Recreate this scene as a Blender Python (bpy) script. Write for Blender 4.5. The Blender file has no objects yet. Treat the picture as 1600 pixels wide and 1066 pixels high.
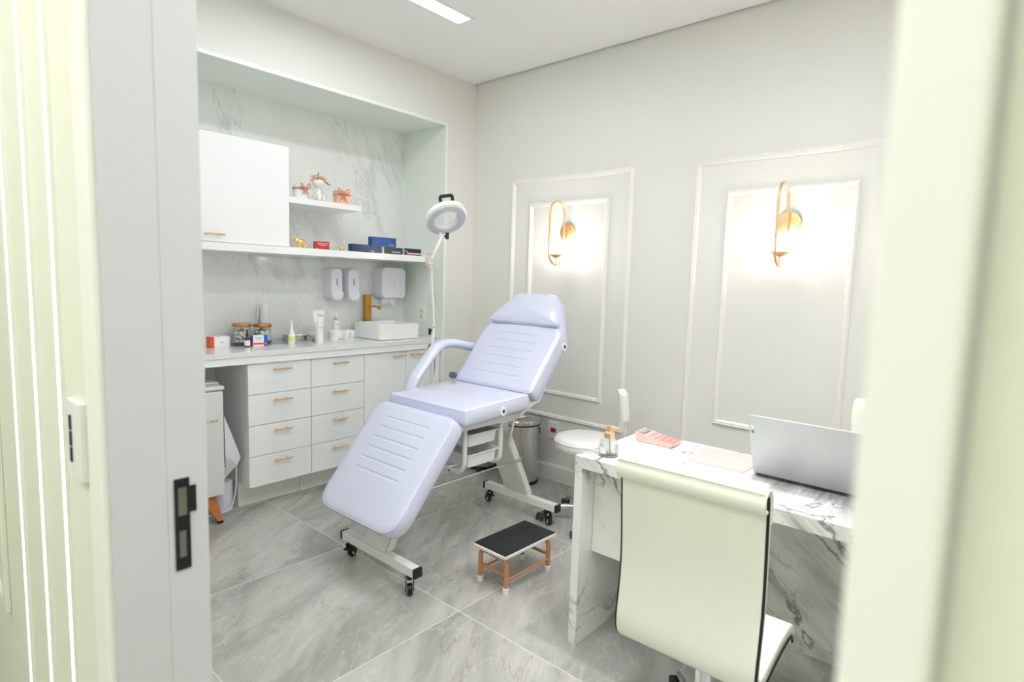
import bpy, bmesh, math, random
from mathutils import Vector, Matrix
PI = math.pi
random.seed(7)
SC = bpy.context.scene
COL = SC.collection

# ------------------------------------------------------------------ camera
CAM_POS = Vector((-3.2243, -3.2493, 1.40))
YAW, PITCH, ROLL, FPX = 0.716812505, -0.102599205, 0.0301961025, 901.5
cf = Vector((math.cos(PITCH)*math.cos(YAW), math.cos(PITCH)*math.sin(YAW), math.sin(PITCH)))
cr = Vector((math.sin(YAW), -math.cos(YAW), 0)); cu = cr.cross(cf)
cR = math.cos(ROLL)*cr + math.sin(ROLL)*cu; cU = cR.cross(cf)
cam = bpy.data.objects.new('camera', bpy.data.cameras.new('camera')); COL.objects.link(cam)
cam.matrix_world = Matrix(((cR.x, cU.x, -cf.x, CAM_POS.x), (cR.y, cU.y, -cf.y, CAM_POS.y), (cR.z, cU.z, -cf.z, CAM_POS.z), (0, 0, 0, 1)))
cam.data.sensor_width = 36; cam.data.sensor_fit = 'HORIZONTAL'; cam.data.lens = FPX/1600*36
cam.data.clip_start = 0.02; cam.data.clip_end = 50
cam.data.dof.use_dof = True; cam.data.dof.focus_distance = 3.1; cam.data.dof.aperture_fstop = 4.2
SC.camera = cam
# ------------------------------------------------------------------ world and exposure
W = bpy.data.worlds.new('world'); SC.world = W; W.use_nodes = True
W.node_tree.nodes['Background'].inputs[0].default_value = (0.9, 0.95, 1.0, 1)
W.node_tree.nodes['Background'].inputs[1].default_value = 0.3
SC.view_settings.view_transform = 'Standard'; SC.view_settings.look = 'None'
SC.view_settings.gamma = 1; SC.view_settings.use_curve_mapping = False
SC.view_settings.exposure = 0.32
CEIL_LIGHT = 22.0      # radiance of the recessed ceiling panels
HALL_LIGHT = 5.4       # radiance of the corridor panel
GLOBE_LIGHT = 29.0     # radiance of the sconce globes
SPOT_LIGHT = 80.0     # watts of the downlight above the desk
STRIP_LIGHT = 2.5      # radiance of the corridor led profiles
SC.cycles.max_bounces = 10; SC.cycles.diffuse_bounces = 6; SC.cycles.glossy_bounces = 4
SC.cycles.transmission_bounces = 8; SC.cycles.transparent_max_bounces = 8
SC.cycles.caustics_reflective = False; SC.cycles.caustics_refractive = False
SC.cycles.sample_clamp_indirect = 6
SC.cycles.use_denoising = True

# ------------------------------------------------------------------ materials
def mat(name, col=(0.8, 0.8, 0.8), rough=0.5, metal=0.0, coat=0.0, spec=0.5, trans=0.0, ior=1.45, emit=None, es=0.0, bump=0.0, bscale=200.0, var=0.0):
    m = bpy.data.materials.new(name); m.use_nodes = True
    nt = m.node_tree; b = nt.nodes['Principled BSDF']
    b.inputs['Base Color'].default_value = (*col, 1)
    b.inputs['Roughness'].default_value = rough; b.inputs['Metallic'].default_value = metal
    b.inputs['Coat Weight'].default_value = coat; b.inputs['Coat Roughness'].default_value = 0.06
    b.inputs['Specular IOR Level'].default_value = spec
    b.inputs['Transmission Weight'].default_value = trans; b.inputs['IOR'].default_value = ior
    if emit: b.inputs['Emission Color'].default_value = (*emit, 1); b.inputs['Emission Strength'].default_value = es
    if var or bump:
        tc = nt.nodes.new('ShaderNodeTexCoord'); n = nt.nodes.new('ShaderNodeTexNoise')
        n.inputs['Scale'].default_value = bscale; n.inputs['Detail'].default_value = 4
        nt.links.new(tc.outputs['Object'], n.inputs['Vector'])
        if bump:
            bp = nt.nodes.new('ShaderNodeBump'); bp.inputs['Strength'].default_value = bump; bp.inputs['Distance'].default_value = 0.002
            nt.links.new(n.outputs['Fac'], bp.inputs['Height']); nt.links.new(bp.outputs['Normal'], b.inputs['Normal'])
        if var:
            mx = nt.nodes.new('ShaderNodeMix'); mx.data_type = 'RGBA'
            mx.inputs[6].default_value = (*[c*(1-var) for c in col], 1); mx.inputs[7].default_value = (*[min(1, c*(1+var)) for c in col], 1)
            nt.links.new(n.outputs['Fac'], mx.inputs[0]); nt.links.new(mx.outputs[2], b.inputs['Base Color'])
    return m

class NT:
    """small node helper"""
    def __init__(s, m): s.nt = m.node_tree; s.L = s.nt.links; s.b = s.nt.nodes['Principled BSDF']
    def n(s, t, **k):
        q = s.nt.nodes.new('ShaderNode'+t)
        for a, v in k.items(): setattr(q, a, v)
        return q
    def put(s, sock, v):
        if hasattr(v, 'links') or isinstance(v, bpy.types.NodeSocket): s.L.new(v, sock)
        else: sock.default_value = v
    def math(s, op, a, b=0.0, c=None, clamp=False):
        q = s.n('Math', operation=op, use_clamp=clamp); s.put(q.inputs[0], a); s.put(q.inputs[1], b)
        if c is not None: s.put(q.inputs[2], c)
        return q.outputs[0]
    def noise(s, vec, scale, detail=4, rough=0.5, dist=0.0):
        q = s.n('TexNoise'); s.L.new(vec, q.inputs['Vector']); q.inputs['Scale'].default_value = scale
        q.inputs['Detail'].default_value = detail; q.inputs['Roughness'].default_value = rough; q.inputs['Distortion'].default_value = dist
        return q
    def mapr(s, v, a, b, c=0.0, d=1.0):
        q = s.n('MapRange', interpolation_type='SMOOTHSTEP'); s.put(q.inputs[0], v)
        for i, x in enumerate((a, b, c, d)): q.inputs[i+1].default_value = x
        return q.outputs[0]
    def mix(s, f, a, b):
        q = s.n('Mix', data_type='RGBA'); s.put(q.inputs[0], f)
        for i, x in ((6, a), (7, b)):
            if isinstance(x, tuple): q.inputs[i].default_value = (*x, 1)
            else: s.L.new(x, q.inputs[i])
        return q.outputs[2]
    def mapping(s, vec, rot=(0, 0, 0), scale=(1, 1, 1), loc=(0, 0, 0)):
        q = s.n('Mapping'); s.L.new(vec, q.inputs[0]); q.inputs[1].default_value = loc; q.inputs[2].default_value = rot; q.inputs[3].default_value = scale
        return q.outputs[0]
    def vein(s, vec, scale, width, detail=6, dist=0.3, rough=0.55):
        q = s.noise(vec, scale, detail, rough, dist)
        d = s.math('ABSOLUTE', s.math('SUBTRACT', q.outputs['Fac'], 0.5))
        return s.mapr(d, 0.0, width, 1.0, 0.0)

def marble(name, base, vein1, rough, qdir, fp, fq, fr, thin, wide, strength, seed):
    """veined stone: p runs across the veins, q along them"""
    m = mat(name, base, rough); t = NT(m)
    qd = Vector(qdir).normalized(); rdir = (Vector((1, 0.15, 0.1))-qd*Vector((1, 0.15, 0.1)).dot(qd)).normalized(); pdir = qd.cross(rdir); qdir = qd
    if abs(qd.x) > 0.3: pdir, rdir = rdir, pdir
    tc = t.n('TexCoord')
    def dot(d):
        q = t.n('VectorMath', operation='DOT_PRODUCT'); t.L.new(tc.outputs['Object'], q.inputs[0]); q.inputs[1].default_value = d; return q.outputs['Value']
    cb_ = t.n('CombineXYZ'); t.L.new(t.math('MULTIPLY', dot(pdir), fp), cb_.inputs[0]); t.L.new(t.math('MULTIPLY', dot(qdir), fq), cb_.inputs[1]); t.L.new(t.math('MULTIPLY_ADD', dot(rdir), fr, seed), cb_.inputs[2])
    v = cb_.outputs[0]
    fine = t.vein(v, 1.6, thin, 7, 0.25, 0.6); fine2 = t.vein(t.mapping(v, (0, 0, 0.5), (1, 1, 1), (7, 3, 1)), 2.4, thin*0.8, 6, 0.2, 0.6)
    broad = t.vein(t.mapping(v, (0, 0, 0.1), (1, 1, 1), (2, 9, 4)), 0.9, wide, 5, 0.15, 0.55)
    mask = t.mapr(t.noise(v, 0.9, 2).outputs['Fac'], 0.40, 0.58); mask2 = t.mapr(t.noise(t.mapping(v, (0, 0, 0), (1, 1, 1), (4, 4, 4)), 0.8, 2).outputs['Fac'], 0.44, 0.60)
    streak = t.mapr(t.noise(t.mapping(v, (0, 0, 0), (5, 1, 1)), 3.5, 6, 0.75).outputs['Fac'], 0.30, 0.66, 0.15, 1)
    f = t.math('MAXIMUM', t.math('MULTIPLY', fine, mask), t.math('MULTIPLY', t.math('MULTIPLY', broad, mask2), streak))
    f = t.math('MAXIMUM', f, t.math('MULTIPLY', t.math('MULTIPLY', fine2, mask2), 0.6))
    f = t.math('MULTIPLY', f, strength, clamp=True)
    cloud = t.mapr(t.noise(v, 1.4, 5).outputs['Fac'], 0.35, 0.75, 0, 0.14)
    c = t.mix(cloud, base, vein1); c = t.mix(f, c, vein1)
    t.L.new(c, t.b.inputs['Base Color'])
    return m

M_WALL = mat('wall_paint', (0.775, 0.77, 0.725), 0.42, spec=0.5, bump=0.04, bscale=300)
M_CEIL = mat('ceiling_paint', (0.91, 0.905, 0.90), 0.7, bump=0.03, bscale=200)
M_TRIM = mat('trim_paint', (0.86, 0.85, 0.82), 0.38, bump=0.02, bscale=200)
M_HALL = mat('hall_paint', (0.80, 0.815, 0.70), 0.5, bump=0.03, bscale=250)
M_CASE = mat('door_casing_lacquer', (0.88, 0.89, 0.83), 0.4, bump=0.02, bscale=200)
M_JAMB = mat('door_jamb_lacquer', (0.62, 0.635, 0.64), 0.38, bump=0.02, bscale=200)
M_NICHE = mat('niche_lacquer', (0.83, 0.88, 0.83), 0.3, bump=0.01, bscale=150)
M_LAC = mat('white_lacquer', (0.90, 0.92, 0.915), 0.22, bump=0.01, bscale=150)
M_PLINTH = mat('plinth_laminate', (0.88, 0.89, 0.83), 0.45, bump=0.02, bscale=200)
M_GOLD = mat('brushed_gold', (0.95, 0.60, 0.30), 0.3, 1.0, bump=0.05, bscale=400)
M_GOLDT = mat('tap_gold', (0.62, 0.34, 0.07), 0.28, 1.0, bump=0.05, bscale=400)
M_ROSE = mat('satin_copper', (0.95, 0.60, 0.33), 0.38, 1.0, bump=0.05, bscale=300)
M_COPPER = mat('copper_lid', (0.55, 0.25, 0.09), 0.3, 1.0, bump=0.05, bscale=300)
M_FIG = mat('polished_gold', (0.95, 0.68, 0.28), 0.16, 1.0, bump=0.1, bscale=150)
M_CHROME = mat('chrome', (0.82, 0.82, 0.82), 0.08, 1.0, bump=0.01, bscale=200)
M_STEEL = mat('stainless_steel', (0.62, 0.60, 0.57), 0.22, 1.0, bump=0.03, bscale=300)
M_WMET = mat('white_enamel', (0.82, 0.82, 0.79), 0.3, bump=0.02, bscale=200)
M_WPL = mat('white_plastic', (0.84, 0.84, 0.84), 0.35, bump=0.02, bscale=200)
M_LPL = mat('lilac_white_plastic', (0.80, 0.80, 0.88), 0.25, bump=0.02, bscale=200)
M_BPL = mat('black_plastic', (0.012, 0.012, 0.013), 0.4, bump=0.05, bscale=200)
M_BLK = mat('black_lock_metal', (0.015, 0.015, 0.016), 0.35, 0.3, bump=0.05, bscale=200)
M_RUB = mat('black_rubber_mat', (0.012, 0.012, 0.013), 0.75, bump=0.6, bscale=260)
M_CER = mat('white_ceramic', (0.86, 0.88, 0.86), 0.08, coat=0.3, bump=0.005, bscale=60)
M_CREAM = mat('cream_leatherette', (0.86, 0.87, 0.76), 0.36, bump=0.08, bscale=500)
M_WLEA = mat('white_leatherette', (0.88, 0.87, 0.85), 0.34, bump=0.08, bscale=500)
M_GLASS = mat('clear_glass', (0.95, 0.98, 0.97), 0.02, trans=1.0, ior=1.45, bump=0.005, bscale=30)
M_ACR = mat('clear_acrylic', (0.97, 0.97, 0.98), 0.04, trans=1.0, ior=1.2, bump=0.005, bscale=30)
def thin_glass(m, tint, k):
    t = NT(m); tr = t.n('BsdfTransparent'); tr.inputs[0].default_value = (*tint, 1); mx = t.n('MixShader'); mx.inputs[0].default_value = k
    out = [n_ for n_ in t.nt.nodes if n_.type == 'OUTPUT_MATERIAL'][0]
    t.L.new(t.b.outputs[0], mx.inputs[1]); t.L.new(tr.outputs[0], mx.inputs[2]); t.L.new(mx.outputs[0], out.inputs[0])
thin_glass(M_GLASS, (0.98, 0.99, 0.985), 0.85); thin_glass(M_ACR, (0.97, 0.975, 0.985), 0.82)
M_AMB = mat('amber_glass', (0.06, 0.02, 0.008), 0.08, coat=0.5, bump=0.01, bscale=60)
M_COT = mat('cotton_white', (0.88, 0.87, 0.86), 0.9, bump=0.8, bscale=90)
M_PAPER = mat('white_paper', (0.86, 0.86, 0.86), 0.8, bump=0.2, bscale=80)
M_RED = mat('red_card', (0.55, 0.035, 0.025), 0.4, var=0.1, bscale=30)
M_RED2 = mat('orange_red_card', (0.75, 0.09, 0.04), 0.4, var=0.05, bscale=30)
M_NAVY = mat('navy_card', (0.004, 0.025, 0.09), 0.3, var=0.2, bscale=30)
M_DNAVY = mat('dark_navy_card', (0.006, 0.016, 0.035), 0.3, var=0.2, bscale=30)
M_BLUE = mat('blue_card', (0.003, 0.07, 0.33), 0.3, var=0.2, bscale=20)
M_BLUEINK = mat('blue_foil', (0.0, 0.16, 0.75), 0.25, var=0.1, bscale=40)
M_DBLUEINK = mat('deep_blue_foil', (0.0, 0.06, 0.30), 0.25, var=0.1, bscale=40)
M_PINKC = mat('pink_label', (0.80, 0.42, 0.42), 0.5, var=0.05, bscale=40)
M_TEAL = mat('teal_label', (0.0, 0.45, 0.60), 0.4, var=0.05, bscale=40)
M_WINK = mat('white_ink', (0.85, 0.86, 0.88), 0.5, var=0.03, bscale=40)
M_GINK = mat('grey_ink', (0.25, 0.27, 0.28), 0.5, var=0.05, bscale=40)
M_LINK = mat('light_grey_ink', (0.55, 0.57, 0.58), 0.5, var=0.05, bscale=40)
M_KEY = mat('switch_blue_black', (0.01, 0.012, 0.06), 0.3, var=0.1, bscale=40)
M_PEACH = mat('peach_card', (0.87, 0.56, 0.38), 0.6, var=0.05, bscale=40)
M_RIB = mat('rose_ribbon', (0.62, 0.24, 0.16), 0.4, var=0.15, bscale=60)
M_PETAL = mat('peach_petals', (0.90, 0.53, 0.34), 0.7, var=0.2, bscale=60)
M_LEAF = mat('dark_leaf', (0.05, 0.09, 0.02), 0.5, var=0.4, bscale=60)
M_LIME = mat('lime_label', (0.75, 0.80, 0.25), 0.5, var=0.05, bscale=40)
M_PINK = mat('pink_plastic', (0.86, 0.52, 0.48), 0.35, var=0.03, bscale=40)
M_PINKK = mat('rose_keys', (0.75, 0.30, 0.28), 0.4, var=0.05, bscale=40)
M_PAD = mat('pale_pink_pad', (0.85, 0.49, 0.46), 0.6, bump=0.1, bscale=400)
M_LAP = mat('silver_laptop', (0.60, 0.61, 0.62), 0.34, 0.55, bump=0.02, bscale=500)
M_DARK = mat('dark_gap', (0.03, 0.03, 0.03), 0.6, var=0.1, bscale=60)
M_WOOD = mat('orange_wood', (0.55, 0.20, 0.05), 0.45, var=0.25, bscale=30)
M_FRIDGE = mat('fridge_enamel', (0.72, 0.73, 0.70), 0.25, bump=0.02, bscale=200)
M_STOOLC = mat('copper_paint', (0.60, 0.27, 0.14), 0.35, 0.25, bump=0.03, bscale=200)
M_TAUPE = mat('taupe_tray', (0.30, 0.27, 0.27), 0.5, bump=0.03, bscale=200)
M_REDP = mat('red_socket', (0.35, 0.02, 0.02), 0.4, var=0.1, bscale=40)
M_PANEL = mat('led_panel', (1, 1, 1), 0.5, emit=(0.965, 0.97, 1.03), es=CEIL_LIGHT)
M_HPANEL = mat('hall_led_panel', (1, 1, 1), 0.5, emit=(1.0, 0.99, 1.0), es=HALL_LIGHT)
M_STRIP = mat('led_profile', (1, 1, 1), 0.5, emit=(1.0, 1.0, 0.98), es=STRIP_LIGHT)
M_GLOBE = mat('lit_opal_globe', (1, 1, 1), 0.3, emit=(1.0, 0.93, 0.82), es=GLOBE_LIGHT)
M_LED = mat('frosted_led_ring', (0.62, 0.62, 0.70), 0.5, bump=0.02, bscale=200)
M_LENS = mat('lens_glass', (0.93, 0.98, 0.96), 0.02, trans=1.0, ior=1.12, bump=0.002, bscale=20)
thin_glass(M_LENS, (0.95, 0.98, 0.97), 0.7)
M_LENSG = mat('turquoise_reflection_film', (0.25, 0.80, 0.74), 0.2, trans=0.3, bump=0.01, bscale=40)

M_MARB_D = marble('calacatta_desk', (0.87, 0.88, 0.84), (0.27, 0.27, 0.275), 0.16, (0.15, -0.78, -0.60), 2.1, 0.9, 1.2, 0.022, 0.10, 1.1, 3.1)
M_MARB_B = marble('calacatta_backsplash', (0.82, 0.85, 0.825), (0.48, 0.49, 0.51), 0.09, (0.42, 0.1, -0.9), 1.5, 0.55, 0.5, 0.010, 0.040, 0.5, 8.4)
M_MARB_C = marble('worktop_stone', (0.80, 0.82, 0.80), (0.58, 0.60, 0.60), 0.07, (0.7, -0.7, 0.1), 1.6, 0.8, 1.0, 0.015, 0.05, 0.4, 5.2)

def floor_mat():
    m = mat('grey_marble_tiles', (0.4, 0.4, 0.38), 0.12); t = NT(m)
    g = t.n('NewGeometry'); sx = t.n('SeparateXYZ'); t.L.new(g.outputs['Position'], sx.inputs[0])
    T = 0.86
    u = t.math('DIVIDE', t.math('ADD', sx.outputs[0], 1.60+8*T), T); v = t.math('DIVIDE', t.math('ADD', sx.outputs[1], 1.58+8*T), T)
    fu, fv = t.math('FRACT', u), t.math('FRACT', v)
    eu = t.math('MINIMUM', fu, t.math('SUBTRACT', 1.0, fu)); ev = t.math('MINIMUM', fv, t.math('SUBTRACT', 1.0, fv))
    grout = t.math('LESS_THAN', t.math('MINIMUM', eu, ev), 0.0019)
    cell = t.n('CombineXYZ'); t.L.new(t.math('FLOOR', u), cell.inputs[0]); t.L.new(t.math('FLOOR', v), cell.inputs[1])
    wn = t.n('TexWhiteNoise', noise_dimensions='3D'); t.L.new(cell.outputs[0], wn.inputs['Vector'])
    off = t.n('VectorMath', operation='SCALE'); t.L.new(wn.outputs['Color'], off.inputs[0]); off.inputs['Scale'].default_value = 9.0
    ad = t.n('VectorMath', operation='ADD'); t.L.new(g.outputs['Position'], ad.inputs[0]); t.L.new(off.outputs[0], ad.inputs[1])
    rv = t.mapping(ad.outputs[0], (0, 0, -0.55), (1, 1, 1)); sv = t.mapping(rv, (0, 0, 0), (0.8, 2.6, 1))
    n1 = t.noise(sv, 1.5, 9, 0.62, 0.7).outputs['Fac']; n2 = t.noise(sv, 5.0, 8, 0.7, 0.4).outputs['Fac']
    c = t.mix(t.mapr(n1, 0.32, 0.68), (0.32, 0.32, 0.295), (0.52, 0.515, 0.485))
    c = t.mix(t.math('MULTIPLY', t.mapr(n2, 0.45, 0.75), 0.5), c, (0.63, 0.625, 0.60))
    br = t.math('MULTIPLY', t.vein(sv, 1.1, 0.006, 8, 0.4), 0.4)
    c = t.mix(br, c, (0.24, 0.19, 0.14))
    w = t.math('MULTIPLY', t.vein(t.mapping(rv, (0, 0, 0.3), (1, 1.8, 1)), 1.7, 0.010, 8, 0.3), 0.22)
    c = t.mix(w, c, (0.70, 0.70, 0.68))
    tw = t.mapr(wn.outputs['Value'], 0, 1, 0.0, 0.14); c = t.mix(tw, c, (0.36, 0.355, 0.34))
    c = t.mix(grout, c, (0.72, 0.71, 0.68))
    t.L.new(c, t.b.inputs['Base Color'])
    r = t.math('ADD', t.math('MULTIPLY', n2, 0.10), 0.09); t.L.new(r, t.b.inputs['Roughness'])
    return m
M_FLOOR = floor_mat()

def lilac_mat():
    """glossy lilac vinyl; stitched cross lines follow a stored flat coordinate of each cushion"""
    m = mat('lilac_vinyl', (0.64, 0.665, 0.82), 0.20, coat=0.5); t = NT(m)
    a = t.n('Attribute', attribute_name='flat'); s = t.n('SeparateXYZ'); t.L.new(a.outputs['Vector'], s.inputs[0])
    x, y, k = s.outputs
    d = t.math('ABSOLUTE', t.math('SUBTRACT', t.math('FRACT', t.math('DIVIDE', x, 0.056)), 0.5))
    line = t.mapr(d, 0.0, 0.16, 1.0, 0.0)
    my = t.math('MULTIPLY', t.mapr(t.math('ABSOLUTE', y), 0.155, 0.175, 1.0, 0.0), t.math('LESS_THAN', t.math('ABSOLUTE', t.math('SUBTRACT', x, 0.225)), 0.17))
    f = t.math('MULTIPLY', t.math('MULTIPLY', line, my), k)
    tc = t.n('TexCoord'); wr = t.noise(tc.outputs['Object'], 5, 3)
    hgt = t.math('SUBTRACT', t.math('MULTIPLY', wr.outputs['Fac'], 0.6), f)
    bp = t.n('Bump'); bp.inputs['Strength'].default_value = 0.55; bp.inputs['Distance'].default_value = 0.005
    t.L.new(hgt, bp.inputs['Height']); t.L.new(bp.outputs['Normal'], t.b.inputs['Normal'])
    c = t.mix(t.math('MULTIPLY', f, 0.08), (0.64, 0.665, 0.82), (0.42, 0.43, 0.60)); t.L.new(c, t.b.inputs['Base Color'])
    return m
M_LILAC = lilac_mat()
M_PIPE = mat('lilac_piping', (0.68, 0.69, 0.90), 0.25, coat=0.3, bump=0.02, bscale=200)

# ------------------------------------------------------------------ mesh helper
class MB:
    def __init__(s): s.bm = bmesh.new()
    def box(s, x0, x1, y0, y1, z0, z1, bev=0.0, seg=2):
        vs = [s.bm.verts.new(p) for p in ((x0, y0, z0), (x1, y0, z0), (x1, y1, z0), (x0, y1, z0), (x0, y0, z1), (x1, y0, z1), (x1, y1, z1), (x0, y1, z1))]
        fs = [s.bm.faces.new([vs[i] for i in q]) for q in ((3, 2, 1, 0), (4, 5, 6, 7), (0, 1, 5, 4), (1, 2, 6, 5), (2, 3, 7, 6), (3, 0, 4, 7))]
        if bev:
            es = list({e for f in fs for e in f.edges})
            bmesh.ops.bevel(s.bm, geom=es, offset=bev, segments=seg, affect='EDGES', profile=0.5)
        return s
    def rings(s, rings, cap0=True, cap1=True, close=True):
        """rings: list of lists of points, same length"""
        vr = [[s.bm.verts.new(p) for p in r] for r in rings]
        n = len(vr[0])
        for a, b in zip(vr, vr[1:]):
            for i in range(n if close else n-1):
                j = (i+1) % n; s.bm.faces.new((a[i], a[j], b[j], b[i]))
        if cap0: s.bm.faces.new(vr[0][::-1])
        if cap1: s.bm.faces.new(vr[-1])
        return s
    def lathe(s, prof, c=(0, 0, 0), seg=32, axis='z', cap0=True, cap1=True):
        c = Vector(c); rs = []
        for r, z in prof:
            ring = []
            for i in range(seg):
                a = 2*PI*i/seg; u, v = max(r, 1e-5)*math.cos(a), max(r, 1e-5)*math.sin(a)
                p = {'z': (u, v, z), 'x': (z, u, v), 'y': (v, z, u)}[axis]
                ring.append(c+Vector(p))
            rs.append(ring)
        return s.rings(rs, cap0, cap1)
    def tube(s, pts, r, seg=10, closed=False, ry=None, up=None):
        pts = [Vector(p) for p in pts]; n = len(pts); rs = []
        prev = None
        for i, p in enumerate(pts):
            if closed: t = (pts[(i+1) % n]-pts[i-1]).normalized()
            else: t = (pts[min(i+1, n-1)]-pts[max(i-1, 0)]).normalized()
            if up is not None: nrm = (Vector(up)-t*Vector(up).dot(t)).normalized()
            elif prev is None:
                a = Vector((0, 0, 1)) if abs(t.z) < 0.9 else Vector((1, 0, 0)); nrm = (a-t*a.dot(t)).normalized()
            else: nrm = (prev-t*prev.dot(t)).normalized()
            prev = nrm; bn = t.cross(nrm)
            rr = r[i] if isinstance(r, (list, tuple)) else r
            r2 = rr if ry is None else ry
            rs.append([p+nrm*(rr*math.cos(2*PI*k/seg))+bn*(r2*math.sin(2*PI*k/seg)) for k in range(seg)])
        if closed: rs.append(rs[0]); 
        if closed:
            vr = [[s.bm.verts.new(p) for p in r_] for r_ in rs[:-1]]
            for i in range(n):
                a, b = vr[i], vr[(i+1) % n]
                for k in range(seg):
                    j = (k+1) % seg; s.bm.faces.new((a[k], a[j], b[j], b[k]))
            return s
        return s.rings(rs)
    def prism(s, outline, axis, a, b):
        def P(u, v, w): return {'z': (u, v, w), 'x': (w, u, v), 'y': (u, w, v)}[axis]
        return s.rings([[P(u, v, a) for u, v in outline], [P(u, v, b) for u, v in outline]])
    def sphere(s, c, r, sc=(1, 1, 1), seg=20):
        pr = [(r*math.sin(PI*i/12), -r*math.cos(PI*i/12)) for i in range(13)]
        m = MB(); m.lathe(pr, (0, 0, 0), seg)
        for v in m.bm.verts: v.co = Vector((v.co.x*sc[0], v.co.y*sc[1], v.co.z*sc[2]))+Vector(c)
        return s.add(m)
    def add(s, o, M=None):
        me = bpy.data.meshes.new('tmp'); 
        if M is not None: o.bm.transform(M)
        o.bm.to_mesh(me); s.bm.from_mesh(me); bpy.data.meshes.remove(me); o.bm.free(); return s
    def tf(s, M): s.bm.transform(M); return s

def tag(o, label=None, cat=None, group=None, kind=None):
    if label: o['label'] = label
    if cat: o['category'] = cat
    if group: o['group'] = group
    if kind: o['kind'] = kind
    return o
WORLD = {}
def thing(name, label, cat, loc=(0, 0, 0), group=None):
    o = bpy.data.objects.new(name, None); COL.objects.link(o); o.location = loc; o.empty_display_size = 0.05
    WORLD[o.name] = Vector(loc); return tag(o, label, cat, group)
def obj(name, mb, m, parent=None, label=None, cat=None, group=None, kind=None, loc=None, ang=35):
    """vertices are given in world metres (or around the thing's own origin when the thing sits at 0,0,0)"""
    base = WORLD[parent.name] if parent is not None else Vector(loc or (0, 0, 0))
    if loc is None or parent is not None: mb.bm.transform(Matrix.Translation(-base))
    bmesh.ops.remove_doubles(mb.bm, verts=mb.bm.verts, dist=1e-6)
    bmesh.ops.dissolve_degenerate(mb.bm, edges=mb.bm.edges, dist=1e-7)
    bmesh.ops.recalc_face_normals(mb.bm, faces=mb.bm.faces)
    me = bpy.data.meshes.new(name); mb.bm.to_mesh(me); mb.bm.free()
    me.shade_smooth(); me.set_sharp_from_angle(angle=math.radians(ang))
    me.materials.append(m)
    o = bpy.data.objects.new(name, me); COL.objects.link(o)
    if parent is not None: o.parent = parent
    else: o.location = base
    WORLD[o.name] = base
    if len(me.vertices) < 600:
        wn_ = o.modifiers.new('weighted', 'WEIGHTED_NORMAL'); wn_.keep_sharp = True; wn_.weight = 80
    return tag(o, label, cat, group, kind)
def top(name, mb, m, label, cat, base, group=None, ang=35):
    """a thing that is one mesh; vertices in world metres, origin moved to base"""
    mb.bm.transform(Matrix.Translation(-Vector(base)))
    return obj(name, mb, m, None, label, cat, group, None, base, ang)
def struct(name, mb, m, parent=None):
    return obj(name, mb, m, parent, kind='structure' if parent is None else None)
def text(name, s, size, M, m, parent, depth=0.0006, sx=1.0, shear=0.0):
    """lettering as a thin mesh; M places the text plane (x right, y up, z out)"""
    cu_ = bpy.data.curves.new('t', 'FONT'); cu_.body = s; cu_.size = size; cu_.extrude = depth; cu_.align_x = 'CENTER'; cu_.align_y = 'CENTER'; cu_.shear = shear; cu_.resolution_u = 3
    to = bpy.data.objects.new('t', cu_); COL.objects.link(to); bpy.context.view_layer.update()
    dg = bpy.context.evaluated_depsgraph_get(); me = bpy.data.meshes.new_from_object(to.evaluated_get(dg))
    b = MB(); b.bm.from_mesh(me); bpy.data.objects.remove(to); bpy.data.curves.remove(cu_); bpy.data.meshes.remove(me)
    b.bm.transform(M @ Matrix.Diagonal((sx, 1, 1, 1)))
    return obj(name, b, m, parent, ang=20)
def frame(o, x, y, z=None):
    """matrix whose columns are the given axes"""
    x = Vector(x).normalized(); y = Vector(y).normalized(); z = x.cross(y) if z is None else Vector(z)
    return Matrix(((x.x, y.x, z.x, o[0]), (x.y, y.y, z.y, o[1]), (x.z, y.z, z.z, o[2]), (0, 0, 0, 1)))
def faceY(x, y, z): return frame((x, y, z), (1, 0, 0), (0, 0, 1))      # faces -y
def faceX(x, y, z): return frame((x, y, z), (0, -1, 0), (0, 0, 1))     # faces -x
def rrect(w, h, r, n=5, cx=0, cy=0):
    out = []
    for (sx_, sy_, a0) in ((1, 1, 0), (-1, 1, 90), (-1, -1, 180), (1, -1, 270)):
        for i in range(n+1):
            a = math.radians(a0+90*i/n); out.append((cx+sx_*(w/2-r)+r*math.cos(a), cy+sy_*(h/2-r)+r*math.sin(a)))
    return out
def rpoly(pts, n=6):
    """pts: (x, y, radius) convex polygon ccw with rounded corners"""
    out = []; N = len(pts)
    for i in range(N):
        p = Vector(pts[i][:2]); a = (Vector(pts[i-1][:2])-p).normalized(); b = (Vector(pts[(i+1) % N][:2])-p).normalized(); r = pts[i][2]
        half = math.acos(max(-1, min(1, a.dot(b))))/2; d = r/math.tan(half)
        s_, e_ = p+a*d, p+b*d
        for k in range(n+1):
            t = k/n; q = s_*(1-t)**2+p*2*t*(1-t)+e_*t*t; out.append((q.x, q.y))
    return out
def inset(pts, d):
    N = len(pts); out = []
    for i in range(N):
        p0, p1, p2 = Vector(pts[i-1]), Vector(pts[i]), Vector(pts[(i+1) % N])
        e1, e2 = (p1-p0), (p2-p1)
        if e1.length < 1e-9: e1 = e2
        if e2.length < 1e-9: e2 = e1
        n1 = Vector((-e1.y, e1.x)).normalized(); n2 = Vector((-e2.y, e2.x)).normalized(); n_ = (n1+n2).normalized()
        q = p1+n_*d; out.append((q.x, q.y))
    return out
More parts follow.
